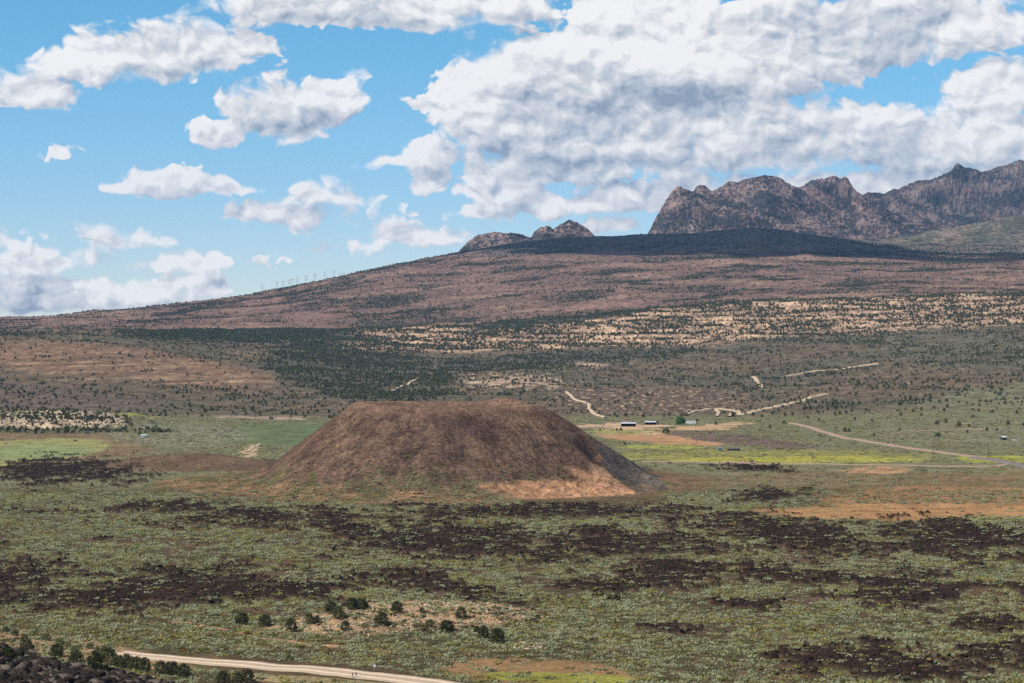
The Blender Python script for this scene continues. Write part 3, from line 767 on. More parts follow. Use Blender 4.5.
def hidden_collection(name, meshes, mat):
    c = bpy.data.collections.new(name)
    for i, (v, f) in enumerate(meshes):
        me = np_mesh(name, v, f); me.materials.append(mat); o = bpy.data.objects.new(name + '_piece', me); c.objects.link(o)
    return c
def gn_scatter(name, P, scl, rot, tint, coll):
    me = bpy.data.meshes.new(name); n = len(P)
    me.vertices.add(n); me.vertices.foreach_set('co', P.astype(np.float32).ravel())
    a = me.attributes.new('scl', 'FLOAT', 'POINT'); a.data.foreach_set('value', scl.astype(np.float32))
    a = me.attributes.new('rot', 'FLOAT_VECTOR', 'POINT'); a.data.foreach_set('vector', rot.astype(np.float32).ravel())
    a = me.attributes.new('tint', 'FLOAT_COLOR', 'POINT'); a.data.foreach_set('color', np.concatenate([tint, np.ones((n, 1))], 1).astype(np.float32).ravel())
    a = me.attributes.new('pick', 'INT', 'POINT'); a.data.foreach_set('value', RNG.integers(0, 100, n).astype(np.int32))
    o = link(bpy.data.objects.new(name, me))
    ng = bpy.data.node_groups.new(name, 'GeometryNodeTree')
    ng.interface.new_socket('Geometry', in_out='INPUT', socket_type='NodeSocketGeometry')
    ng.interface.new_socket('Geometry', in_out='OUTPUT', socket_type='NodeSocketGeometry')
    nn = ng.nodes.new; L = ng.links.new
    gi, go = nn('NodeGroupInput'), nn('NodeGroupOutput')
    ci = nn('GeometryNodeCollectionInfo'); ci.inputs['Collection'].default_value = coll
    ci.inputs['Separate Children'].default_value = True; ci.inputs['Reset Children'].default_value = True
    ip = nn('GeometryNodeInstanceOnPoints'); ip.inputs['Pick Instance'].default_value = True
    def att(nm, t):
        q = nn('GeometryNodeInputNamedAttribute'); q.data_type = t; q.inputs['Name'].default_value = nm
        return q.outputs['Attribute']
    L(gi.outputs[0], ip.inputs['Points']); L(ci.outputs[0], ip.inputs['Instance'])
    L(att('pick', 'INT'), ip.inputs['Instance Index']); L(att('scl', 'FLOAT'), ip.inputs['Scale'])
    e2r = nn('FunctionNodeEulerToRotation'); L(att('rot', 'FLOAT_VECTOR'), e2r.inputs[0]); L(e2r.outputs[0], ip.inputs['Rotation'])
    L(ip.outputs[0], go.inputs[0])
    md = o.modifiers.new('scatter', 'NODES'); md.node_group = ng
    return o
def lowtree(seed):
    v, f = leaf_crown(seed, 4.6, 4.7, 15, 0.55, nleaf=7, pointed=0.3)
    b, bf = blob_verts(1, seed, 0.25); b = b * (1.7, 1.7, 1.7) + (0, 0, 2.1)
    return join([(v, tri(f)), (b, bf)])
far_tree_mat = foliage('woodland_foliage', (0.056, 0.066, 0.034), (0.085, 0.094, 0.045), True)
tc = hidden_collection('woodland', [lowtree(700 + i) for i in range(6)], far_tree_mat)
n = rest.sum()
rot = np.zeros((n, 3)); rot[:, 2] = RNG.uniform(0, 6.28, n)
tint = (0.75 + 0.6 * RNG.uniform(0, 1, (n, 1))) * np.array([[1, 1, .95]]) * np.stack([RNG.uniform(.9, 1.2, n), np.ones(n), RNG.uniform(.85, 1.15, n)], 1)
o = gn_scatter('juniper_woodland', np.stack([tx, ty, z - 0.2], 1)[rest], (sc[rest] * np.interp(ty[rest], [3000, 4500, 5400, 5700, 6300, 6600, 9000], [1.0, 0.92, 0.95, 1.2, 1.2, 0.95, 1.05])), rot, tint, tc)
tag(o, 'dark juniper woodland dotted and massed over the hills and the upland', 'woodland', kind='stuff')
print('woodland', n)

# sagebrush
sage_mat = foliage('sage_foliage', (0.135, 0.140, 0.068), (0.230, 0.232, 0.135), True)
sc_coll = hidden_collection('sagebrush', [bush_cluster(800 + i) for i in range(8)], sage_mat)
def sage_points(dlo, dhi, n, thresh, smin, smax):
    x, y = scatter(dlo, dhi, n)
    z, px, row, lv = ground_full(x, y)
    _, sg, _ = cover(x, y, px, row, lv)
    r = np.hypot(x - CONE_C[0], y - CONE_C[1]); ch = cone_height(x, y)
    on = (r < 255) & (ch > z)
    sg = np.where(on, np.clip(1.0 - ch / 26, 0, 1) * 0.26 + 0.015, sg); sg = sg * (1 - 0.93 * sst(-0.05, 0.1, ell(px, HOR + (CAMH - np.where(on, ch, z)) * F / y, 578, 494, 94, 13, 3))); z = np.where(on, ch, z)
    prd = ((px > 118) & (px < 520) & (np.abs(row - np.interp(px, [118, 150, 200, 250, 300, 350, 400, 440, 500], [653, 657, 661.5, 665, 669, 674, 679.5, 685, 693])) < 7.5) & (y > 700))
    k = (RNG.uniform(0, 1, n) < sg * thresh) & ~prd
    for pts, hw in (([(790, 423), (850, 439), (902, 447), (951, 454), (996, 460), (1040, 470)], 2.0), ([(640, 461.5), (800, 464), (930, 466), (1010, 465)], 1.4)):
        k &= ~((px > pts[0][0]) & (px < pts[-1][0]) & (np.abs(row - np.interp(px, [p[0] for p in pts], [p[1] for p in pts])) < hw))
    x, y, z, px, row, lv = x[k], y[k], z[k], px[k], row[k], lv[k]
    m = len(x); s = smin + (smax * 1.25 - smin) * RNG.uniform(0, 1, m) ** 1.7
    hue = fbm(x / 50, y / 50, 3, 811) + 0.6 * fbm(x / 8, y / 8, 2, 813)
    t = np.ones((m, 3)) * RNG.uniform(0.78, 1.2, (m, 1))
    yel = (RNG.uniform(0, 1, m) < sst(-0.1, 0.5, hue) * 0.45 + 0.10) ; t[yel] *= (0.86, 0.80, 0.40)
    drk = (RNG.uniform(0, 1, m) < sst(-0.1, 0.5, -hue) * 0.45 + 0.18); t[drk] *= (0.42, 0.40, 0.34)
    brn = (RNG.uniform(0, 1, m) < 0.08); t[brn] *= (0.95, 0.62, 0.5)
    rot = np.zeros((m, 3)); rot[:, 2] = RNG.uniform(0, 6.28, m)
    return np.stack([x, y, z - 0.1], 1), s, rot, t
A = sage_points(560, 1750, 145000, 0.88, 0.62, 1.0)
B = sage_points(1750, 3250, 130000, 0.42, 0.6, 1.05)
P, S, Rt, T = [np.concatenate([a, b]) for a, b in zip(A, B)]
o = gn_scatter('sagebrush', P, S, Rt, T, sc_coll)
tag(o, 'pale grey green sagebrush and rabbitbrush covering the valley floor', 'sagebrush', kind='stuff')
print('sage', len(P))

# basalt rubble: blocks on the shoulder, clinker on the lava
def rock(seed, flat=0.55):
    """angular block: the hull of a few random corners"""
    rng = np.random.default_rng(seed); bm = bmesh.new()
    for i in range(11):
        p = rng.uniform(-1, 1, 3); p = p / np.abs(p).max() * rng.uniform(.75, 1)
        bm.verts.new(p * (1.25, .85, flat))
    bmesh.ops.convex_hull(bm, input=bm.verts[:])
    for v in [v for v in bm.verts if not v.link_faces]: bm.verts.remove(v)
    bmesh.ops.triangulate(bm, faces=bm.faces[:]); bm.verts.index_update()
    v = np.array([x.co[:] for x in bm.verts]); f = np.array([[w.index for w in q.verts] for q in bm.faces]); bm.free()
    return v, f
def rock_material(name, c1, c2):
    m, nt, b = new_mat(name, 0.85); pos = geo_pos(nt)
    a = N(nt, 'ShaderNodeAttribute', attribute_name='tint', attribute_type='INSTANCER')
    c = mixrgb(nt, ramp(nt, noise(nt, 0.7, 4, 0.65, pos), 0.3, 0.7, 0, 1), c1, c2)
    nt.links.new(mixrgb(nt, 1.0, c, a.outputs['Color'], 'MULTIPLY'), b.inputs['Base Color'])
    bump(nt, b, noise(nt, 2.5, 4, 0.65, pos), 0.08)
    return m
rc = hidden_collection('basalt_rubble', [rock(900 + i) for i in range(7)], rock_material('basalt', (0.034, 0.026, 0.021), (0.085, 0.066, 0.052)))
x, y = scatter(440, 760, 60000, (-60, 240)); z, px, row, lv = ground_full(x, y)
k = (y + 8 * fbm(x / 14, y / 14, 3, 103) < 652) & (px < 215) & (RNG.uniform(0, 1, len(x)) < 0.95)
x, y, z = x[k], y[k], z[k]; m = len(x)
tint = np.ones((m, 3)) * (0.45 + 2.2 * RNG.uniform(0, 1, (m, 1)) ** 4); s = RNG.uniform(0.0, 1, m) ** 8 * 2.2 + RNG.uniform(0.2, 0.6, m)
o = gn_scatter('basalt_rubble', np.stack([x, y, z], 1), s, RNG.uniform(-0.6, 0.6, (m, 3)) + np.array([0, 0, 1.0]) * RNG.uniform(0, 6.28, (m, 1)), tint, rc)
tag(o, 'dark basalt blocks tumbled over the slope in the bottom left corner', 'rubble', kind='stuff')
lc = hidden_collection('lava_clinker', [rock(930 + i) for i in range(6)], rock_material('lava_rock', (0.020, 0.013, 0.010), (0.054, 0.035, 0.026)))
x, y = scatter(700, 2600, 240000); z, px, row, lv = ground_full(x, y)
k = RNG.uniform(0, 1, len(x)) < lv * 0.8; x, y, z = x[k], y[k], z[k]; m = len(x)
o = gn_scatter('lava_clinker', np.stack([x, y, z], 1), RNG.uniform(0.0, 1.0, m) ** 2 * 0.9 + 0.3, RNG.uniform(-0.8, 0.8, (m, 3)) + np.array([0, 0, 1.0]) * RNG.uniform(0, 6.28, (m, 1)), np.ones((m, 3)) * RNG.uniform(.5, 1.6, (m, 1)), lc)
tag(o, 'black broken lava clinker of the old flows crossing the valley floor', 'lava rock', kind='stuff')
pc = hidden_collection('pale_stones', [rock(960 + i) for i in range(5)], rock_material('sandstone', (0.40, 0.30, 0.20), (0.52, 0.40, 0.28)))
x, y = scatter(880, 1090, 30000, (280, 580)); z, px, row, lv = ground_full(x, y)
k1 = (RNG.uniform(0, 1, len(x)) < 0.16 * sst(0, .3, ell(x, y, -44, 968, 76, 36, 28)) + 0.35 * sst(0, .4, ell(px, row, 528, 646, 20, 5)))
x1, y1 = scatter(2850, 3220, 20000, (-60, 180)); z1, px1, row1, lv1 = ground_full(x1, y1)
k2 = RNG.uniform(0, 1, len(x1)) < 0.45 * sst(0, .3, ell(px1, row1, 60, 421, 72, 10) + 0.3 * fbm(x1 / 20, y1 / 20, 3, 77))
P = np.concatenate([np.stack([x, y, z], 1)[k1], np.stack([x1, y1, z1], 1)[k2]]); m = len(P)
s = np.where(P[:, 1] < 2000, RNG.uniform(.3, .9, m), RNG.uniform(1.2, 3.6, m))
o = gn_scatter('pale_stones', P, s, RNG.uniform(-0.3, 0.3, (m, 3)) + np.array([0, 0, 1.0]) * RNG.uniform(0, 6.28, (m, 1)), np.ones((m, 3)) * RNG.uniform(.7, 1.15, (m, 1)), pc)
tag(o, 'pale sandstone rubble on the sandy mound and on the small left bluff', 'stones', kind='stuff')

# ------------------------------------------------------------------ BUILT THINGS
wood = plain('weathered_wood', (0.16, 0.125, 0.10), 0.9); wood_grey = plain('grey_pole_wood', (0.20, 0.175, 0.155), 0.9)
steel = plain('galvanised_steel', (0.30, 0.31, 0.33), 0.55, 0.1, 1.0, 0.3); roofm = plain('sheet_roof', (0.52, 0.55, 0.58), 0.45, 0.12, 1.0)
dark = plain('opening_shade', (0.025, 0.022, 0.022), 0.9); white = plain('white_siding', (0.76, 0.77, 0.78), 0.6, 0.08); glass = plain('window_glass', (0.05, 0.07, 0.09), 0.15)  # near-black tone puts the shade inside sheds and trailer slots into the colour
rubber = plain('black_rubber', (0.02, 0.02, 0.02), 0.8); teal = plain('faded_teal', (0.16, 0.30, 0.34), 0.6, 0.1); brown = plain('brown_board', (0.20, 0.12, 0.08), 0.85)

def pylon():
    r = empty('power_pylon', (0, 0, 0)); h = 34
    m = MB()
    for s in (-1, 1): m.bar((s * 3.2, 0, -2), (s * 3.2, 0, h), .42, .30, 6)
    m.build('poles', wood_grey, r)
    MB().bar((-8.5, 0, h - 5), (8.5, 0, h - 5), .30, seg=6).build('crossarm', wood_grey, r)
    m = MB(); m.bar((-3.2, 0, 14), (3.2, 0, 24), .18, seg=5).bar((3.2, 0, 14), (-3.2, 0, 24), .18, seg=5); m.build('cross_brace', wood_grey, r)
    for x in (-8, 0, 8): MB().bar((x, 0, h - 7.4), (x, 0, h - 5.2), .16, seg=6).build('insulator', glass, r)
    return r
PY = [(262, 286), (277, 285), (283, 284), (289, 283.5), (292.5, 283), (297.5, 281.5), (306, 280), (315, 278.5), (325, 277), (334, 279), (340.5, 281), (344, 281), (352, 280.5), (379, 286.5), (405, 284), (415, 285)]
PYL = ['first and lowest pylon at the left end of the ridge line', 'second pylon from the left on the sky ridge', 'third pylon from the left on the sky ridge', 'fourth pylon from the left on the sky ridge',
       'fifth pylon from the left on the sky ridge', 'sixth pylon from the left standing above a dark tree', 'seventh pylon from the left on the sky ridge', 'eighth pylon from the left on the sky ridge',
       'ninth pylon from the left on the sky ridge', 'pylon just below the ridge left of the close pair', 'left pylon of the close pair below the ridge', 'right pylon of the close pair below the ridge',
       'pylon on the slope just right of the close pair', 'lone pylon on the russet slope in the middle of the gap', 'left of the last two pylons on the russet slope', 'last pylon at the right end of the russet slope line']
P0 = pylon()
for i, (px_, row_) in enumerate(PY):
    o = P0 if i == 0 else copy_tree(P0)
    # on the ridge the foot is at the skyline: take the highest seen point of that column
    Xc = (px_ - CX) / F * _dm; rr_ = HOR + (CAMH - surface(Xc, _dm)) * F / _dm; far_ = (_dm > 6600) & (_dm < 9800)
    j = np.where(far_)[0][np.argmin(rr_[far_])]
    if rr_[j] < row_ - 1.5:
        jj = np.where(far_ & (rr_ <= row_))[0]; j = jj[0]
    o.location = (Xc[j], _dm[j], float(surface(Xc[j], _dm[j]))); o.rotation_euler.z = R(20)
    tag(o, 'wooden ' + PYL[i] if len(PYL[i].split()) < 16 else PYL[i], 'pylon', 'pylons along the ridge')
def pole():
    r = empty('utility_pole', (0, 0, 0))
    MB().bar((0, 0, -1), (0, 0, 11), .34, .24, 7).build('pole', wood, r)
    MB().box((0, 0, 10.2), (2.8, .26, .28)).build('crossarm', wood, r)
    for x in (-1.25, 0, 1.25): MB().bar((x, 0, 10.3), (x, 0, 10.75), .08, seg=6).build('insulator', white, r)
    return r
UP = [(697, 451, 'utility pole in the sage just right of the cone foot'), (812, 463, 'utility pole on the yellow strip left of the road junction'), (895, 446, 'utility pole beside the pink road beyond the yellow strip'),
      (933, 462, 'utility pole on the yellow strip in front of the bare shrub'), (949, 452, 'utility pole behind the pink road right of the bare shrub'), (988, 458, 'utility pole near the paved junction at the right'),
      (651, 436, 'utility pole in the tan field in front of the grey sheds'), (841, 284, 'distant utility pole at the left on the russet upland'), (892, 286, 'distant utility pole in the middle of the russet upland'),
      (953, 289, 'distant utility pole at the right on the russet upland'), (862, 281, 'distant utility pole beyond the pale bench on the russet upland, second of four')]
Q0 = pole()
for i, (px_, row_, lab) in enumerate(UP):
    o = Q0 if i == 0 else copy_tree(Q0)
    o.location = locate(px_, row_, 2000); o.rotation_euler.z = R(15)
    if row_ < 300: o.scale = (2.2, 2.2, 3.0)
    tag(o, lab, 'utility pole', 'utility poles')

def shed(name, loc, w, dp, h, rz, label, roofmat, wallmat, nbay, cat='shed'):
    r = empty(name, loc, rz); tag(r, label, cat)
    m = MB(); m.box((0, dp / 2, h / 2), (w, .2, h)); m.box((-w / 2, 0, h / 2), (.2, dp, h)); m.box((w / 2, 0, h / 2), (.2, dp, h)); m.build('wall', wallmat, r)
    m = MB(); m.prism([(-dp * .55 - .5, h * .92), (dp * .55, h * 1.18), (dp * .55, h * 1.18 + .18), (-dp * .55 - .5, h * .92 + .18)], -w / 2 - .4, w / 2 + .4)
    o = m.build('roof', roofmat, r); o.rotation_euler.z = R(90)
    for i in range(nbay + 1): MB().box((-w / 2 + w * i / nbay, -dp / 2 - .15, h * .46), (.22, .22, h * .92)).build('post', wood, r)
    return r
b = locate(628.5, 426.5, 2600); shed('open_shed', b, 19, 9, 4.3, R(-4), 'long open fronted shed with grey sheet roof, left of the two sheds', roofm, dark, 4)
b = locate(650.5, 424.8, 2600); shed('open_shed', b, 14, 8, 3.8, R(3), 'shorter grey roofed open shed between the long shed and the leafy tree', roofm, dark, 3)
def house(name, loc, w, dp, h, rz, label, cat, wallm, rfm, wins, flat=False):
    r = empty(name, loc, rz); tag(r, label, cat)
    wl = MB().box((0, 0, h / 2), (w, dp, h), bevel=.08).build('wall', wallm, r)
    m = MB()
    if flat: m.box((0, 0, h + .12), (w + .4, dp + .4, .24))
    else: m.prism([(-dp / 2 - .5, h - .02), (0, h + dp * .24), (dp / 2 + .5, h - .02), (dp / 2 + .5, h + .18), (0, h + dp * .24 + .2), (-dp / 2 - .5, h + .18)], -w / 2 - .4, w / 2 + .4)
    o = m.build('roof', rfm, r); o.rotation_euler.z = 0 if flat else R(90)
    for x in wins:
        f = MB().box((x, -dp / 2 - .03, h * .6), (1.5, .06, 1.1)).build('window', white, r); MB().box((x, -dp / 2 - .08, h * .6), (1.25, .04, .85)).build('pane', glass, f)
    MB().box((w * .32, -dp / 2 - .05, 1.05), (.95, .1, 2.1)).build('door', brown, r)
    return r
house('trailer_home', locate(691, 423.5, 2600), 13, 5, 3.2, R(-8), 'white trailer home right of the large green leafy tree', 'trailer home', white, roofm, (-4, -1, 2), True)
house('cabin', locate(627, 422, 2700), 9, 6, 3.6, 0, 'small tan cabin behind the long open shed', 'cabin', plain('tan_boards', (0.45, 0.33, 0.20), 0.8), brown, (-2,))
MB_t = empty('livestock_trailer', locate(720, 450.5, 2000), R(6)); tag(MB_t, 'small white and teal trailer left of the long dark trailer on the yellow strip', 'trailer')
def trailer(r, L, h, bodym, topm, slots):
    MB().box((0, 0, .55 + h / 2), (L, 2.4, h), bevel=.12).build('body', bodym, r)
    MB().box((0, 0, .62 + h), (L + .2, 2.6, .14)).build('roof', topm, r)
    for i in range(slots): MB().box((-L / 2 + L * (i + .5) / slots, -1.24, .55 + h * .6), (L / slots * .6, .1, h * .45)).build('window', dark, r)
    for x in (-.18, .18):
        for y in (-1.1, 1.1): MB().bar((x * L, y - .12, .42), (x * L, y + .12, .42), .42, seg=14).build('wheel', rubber, r)
    MB().bar((L / 2, 0, .6), (L / 2 + 1.4, 0, .5), .08).build('hitch', steel, r)
trailer(MB_t, 4.6, 2.1, teal, white, 2)
t = empty('stock_trailer', locate(734, 450.8, 2000), R(-2)); tag(t, 'long dark slatted trailer parked on the yellow strip right of the small trailer', 'trailer')
trailer(t, 12.5, 1.9, plain('rusty_panel', (0.07, 0.055, 0.05), 0.8), steel, 6)
def car(name, loc, rz, label, cat, paint, s=1.0, cab_white=False):
    r = empty(name, loc, rz, s); tag(r, label, cat)
    m = MB(); m.prism([(-2.3, .45), (2.25, .45), (2.3, .95), (1.2, 1.08), (.6, 1.65), (-1.9, 1.7), (-2.25, 1.05)], -.88, .88); m.build('body', paint, r)
    m = MB(); m.prism([(-1.75, 1.1), (1.0, 1.1), (.52, 1.58), (-1.65, 1.6)], -.90, .90); m.build('window', glass, r)
    for x in (-1.4, 1.4):
        for y in (-.8, .8):
            w = MB().bar((x, y - .12, .36), (x, y + .12, .36), .36, seg=16).build('wheel', rubber, r); MB().bar((x, y - .135, .36), (x, y + .135, .36), .2, seg=12).build('rim', steel, w)
    for y in (-.6, .6): MB().box((2.3, y, .75), (.08, .3, .16)).build('headlight', white, r)
    return r
car('parked_car', locate(75.5, 441.5, 2000), R(8), 'small dark red vehicle at the far edge of the left field', 'car', plain('dark_red_paint', (0.16, 0.03, 0.025), 0.4), 1.15)
house('hut', locate(1003.5, 440, 2000), 5.5, 4.5, 3.0, R(24), 'small dark hut with pale roof alone on the right sage slope', 'hut', plain('dark_board', (0.05, 0.04, 0.045), 0.8), plain('pale_roof', (.62, .6, .62), .6), ())
car('parked_car', locate(1015, 441, 2000), R(-4), 'pale car parked right of the small dark hut on the sage slope', 'car', white, 1.0)
house('ranch_shed', locate(143.5, 437.5, 2000) , 6, 4, 2.6, R(10), 'small pale shed in the sage between the two green fields', 'shed', white, roofm, ())

# bare shrub by the road
r = empty('bare_shrub', locate(933, 450.5, 2000)); tag(r, 'leafless reddish shrub standing beside the pink road', 'shrub')
m = MB(); rg = random.Random(5)
def br(p, dr_, l, rad, dep):
    q = p + dr_ * l; m.bar(p, q, rad, rad * .6, 4)
    if dep:
        for _ in range(4):
            nd = (dr_ + Vector((rg.uniform(-1, 1), rg.uniform(-1, 1), rg.uniform(-.1, .9))) * .75).normalized(); br(q, nd, l * .72, rad * .55, dep - 1)
for _ in range(5): br(Vector((rg.uniform(-.6, .6), rg.uniform(-.3, .3), -.2)), Vector((rg.uniform(-.7, .7), rg.uniform(-.7, .7), 1)).normalized(), 2.2, .13, 3)
m.build('branches', twig_mat, r)

# round sign at the roadside
r = empty('road_sign', locate(374.5, 672, 700)); tag(r, 'small round pale sign on a thin post at the far edge of the gravel road', 'sign')
MB().bar((0, 0, -.3), (0, 0, 2.2), .05, seg=8).build('post', steel, r)
MB().bar((0, -.02, 2.3), (0, .02, 2.3), .55, seg=24).build('sign_panel', plain('pale_sign', (0.62, 0.66, 0.68), 0.5, .03), r)

# two cyclists on the gravel road
skin = plain('skin', (0.42, 0.26, 0.19), 0.6, .05); darkcloth = plain('dark_clothes', (0.03, 0.03, 0.045), 0.85); blackp = plain('bike_paint', (0.04, 0.04, 0.05), 0.35)
def bicycle(loc, rz, label):
    r = empty('bicycle', loc, rz); tag(r, label, 'bicycle', 'bicycles on the gravel road')
    for x in (-.52, .52):
        w = MB().ring((x, 0, .34), .34, .022).build('wheel', rubber, r)
        m = MB()
        for k in range(8): a = k * math.pi / 4; m.bar((x, 0, .34), (x + .33 * math.cos(a), 0, .34 + .33 * math.sin(a)), .004, seg=4)
        m.build('spokes', steel, w)
    m = MB()
    for a, b_ in (((-.52, 0, .34), (-.08, 0, .3)), ((-.08, 0, .3), (-.22, 0, .85)), ((-.22, 0, .8), (.36, 0, .82)), ((-.08, 0, .3), (.38, 0, .74)), ((-.52, 0, .34), (-.2, 0, .74)), ((.33, 0, .92), (.52, 0, .34))): m.bar(a, b_, .02)
    m.build('frame', blackp, r)
    MB().box((-.24, 0, .92), (.26, .14, .06), bevel=.02).build('saddle', rubber, r)
    MB().bar((.34, -.28, .98), (.34, .28, .98), .016).build('handlebar', blackp, r)
    MB().bar((-.08, -.09, .16), (-.08, .09, .44), .012).build('pedals', blackp, r)
def skinned(name, joints, edges, mat, parent=None):
    me = bpy.data.meshes.new(name); me.from_pydata([j[0] for j in joints], edges, [])
    o = obj(name, me, mat, parent); md = o.modifiers.new('s', 'SKIN')
    for i, j in enumerate(joints): me.skin_vertices[0].data[i].radius = (j[1], j[1])
    me.skin_vertices[0].data[0].use_root = True
    o.modifiers.new('u', 'SUBSURF').levels = 1; o.modifiers['u'].render_levels = 1
    return o
def cyclist(loc, rz, label, shirt):
    J = [((-.22, 0, 1.0), .14), ((-.10, 0, 1.22), .13), ((.04, 0, 1.42), .15), ((.12, 0, 1.52), .055), ((.18, 0, 1.66), .10), ((.19, 0, 1.78), .075)]
    E_ = [(0, 1), (1, 2), (2, 3), (3, 4), (4, 5)]
    for s in (-1, 1):
        n = len(J); J += [((.05, .19 * s, 1.42), .055), ((.18, .25 * s, 1.2), .045), ((.34, .24 * s, 1.02), .035), ((.40, .23 * s, .99), .035)]; E_ += [(2, n), (n, n + 1), (n + 1, n + 2), (n + 2, n + 3)]
        n = len(J); k = .16 if s > 0 else 0
        J += [((-.18, .1 * s, .95), .09), ((.16, .12 * s, .72 + k), .065), ((-.06, .12 * s, .30 + k), .045), ((.10, .12 * s, .22 + k), .04)]; E_ += [(0, n), (n, n + 1), (n + 1, n + 2), (n + 2, n + 3)]
    me = bpy.data.meshes.new('person'); me.from_pydata([j[0] for j in J], E_, [])
    me.materials.append(shirt)
    body = link(bpy.data.objects.new('person', me)); body.location = loc; body.rotation_euler.z = rz
    body.modifiers.new('s', 'SKIN')
    for i, j in enumerate(J): me.skin_vertices[0].data[i].radius = (j[1], j[1])
    me.skin_vertices[0].data[0].use_root = True
    body.modifiers.new('u', 'SUBSURF').render_levels = 2
    tag(body, label, 'person', 'cyclists on the gravel road')
    m = MB(); bmesh.ops.create_uvsphere(m.bm, u_segments=14, v_segments=8, radius=.125, matrix=Matrix.Translation((.185, 0, 1.77)) @ Matrix.Diagonal((1.15, .9, .75, 1))); m.build('helmet', rubber, body, True)
    return body
for (px_, row_, l1, l2, sh) in ((352.6, 678.6, 'person in dark clothes riding the left bicycle on the gravel road', 'left of the two dark bicycles on the gravel road', darkcloth),
                                (356.0, 678.0, 'person in darker blue clothes riding the right bicycle, slightly farther', 'right of the two dark bicycles on the gravel road, slightly farther', plain('blue_clothes', (0.03, 0.04, 0.08), .8))):
    p = locate(px_, row_, 700); p.z += .35
    bicycle(p, R(-65), l2); cyclist(p, R(-65), l1, sh)

# a few dark cattle-sized boulders on the tan strip
for px_, row_, lab in ((854, 511.5, 'left of two small black lava boulders on the tan strip'), (948, 513, 'right of two small black lava boulders on the tan strip')):
    v, f = rock(int(px_)); o = obj('lava_boulder', np_mesh('lava_boulder', v * (1.3, 1.3, 2.0), f), plain('lava_boulder', (.03, .022, .022), .9)); o.location = locate(px_, row_, 1200); tag(o, lab, 'boulder', 'boulders on the tan strip')

# ------------------------------------------------------------------ CLOUDS overhead that shade the mesa (above the frame)
cloud_mat = plain('cloud_vapour', (0.85, 0.86, 0.88), 1.0, 0.03, 0.001)
def cloud(tx_, ty_, tz_, rx, ry, rz_, n, seed, alt=4200):
    rng = np.random.default_rng(seed); t = (alt - tz_) / TOSUN[2]; cx, cy = tx_ + TOSUN[0] * t, ty_ + TOSUN[1] * t
    parts = []
    for i in range(n):
        v, f = blob_verts(3, seed * 77 + i, 0.05)
        a = rng.uniform(0, 6.28); q = math.sqrt(rng.uniform(0, 1)) * .8; s = rng.uniform(.25, .45)
        v = v * (rx * s, ry * s, rz_ * rng.uniform(.5, 1)) ; v[:, 2] = np.where(v[:, 2] < 0, v[:, 2] * .3, v[:, 2])
        parts.append((v + (q * rx * math.cos(a), q * ry * math.sin(a), 0), f))
    v, f = join(parts)
    o = obj('cloud', np_mesh('cloud', v, f), cloud_mat); o.location = (cx, cy, alt); tag(o, kind='stuff'); o['label'] = 'fair weather cloud high above the dark mesa'; o['category'] = 'cloud'
def under(px, d): return ((px - CX) / F * d, d, float(ground((px - CX) / F * d, d)))
cloud(*under(690, 9900), 850, 1000, 300, 28, 1)
cloud(*under(790, 9350), 620, 560, 300, 20, 2)
cloud(*under(620, 9250), 480, 330, 250, 14, 6)
cloud(*under(545, 9850), 430, 330, 250, 12, 3)
cloud(*under(930, 8750), 420, 170, 200, 12, 4)
cloud(*under(1020, 9200), 300, 260, 200, 12, 5)
cloud(*under(880, 10700), 480, 420, 250, 12, 7)
# ------------------------------------------------------------------ HAZE
bm = bmesh.new(); bmesh.ops.create_cube(bm, size=1, matrix=Matrix.Translation((0, 7000, 700)) @ Matrix.Diagonal((40000, 24000, 1440, 1)))
me = bpy.data.meshes.new('haze'); bm.to_mesh(me); bm.free()
hm = bpy.data.materials.new('haze_air'); hm.use_nodes = True; nt = hm.node_tree; nt.nodes.remove(nt.nodes['Principled BSDF'])
pv = N(nt, 'ShaderNodeVolumePrincipled'); pv.inputs['Density'].default_value = 1.5e-5; pv.inputs['Color'].default_value = (0.27, 0.56, 1.0, 1); pv.inputs['Anisotropy'].default_value = 0.1
nt.links.new(pv.outputs[0], nt.nodes['Material Output'].inputs['Volume'])
HAZE = obj('haze', me, hm); tag(HAZE, kind='stuff'); HAZE['label'] = 'faint blue haze filling the air over the whole valley'; HAZE['category'] = 'haze'
zmin = min(float(GZ.min()), float(tz.min()))
HAZE.location.z = min(0.0, zmin - 1 + 20)

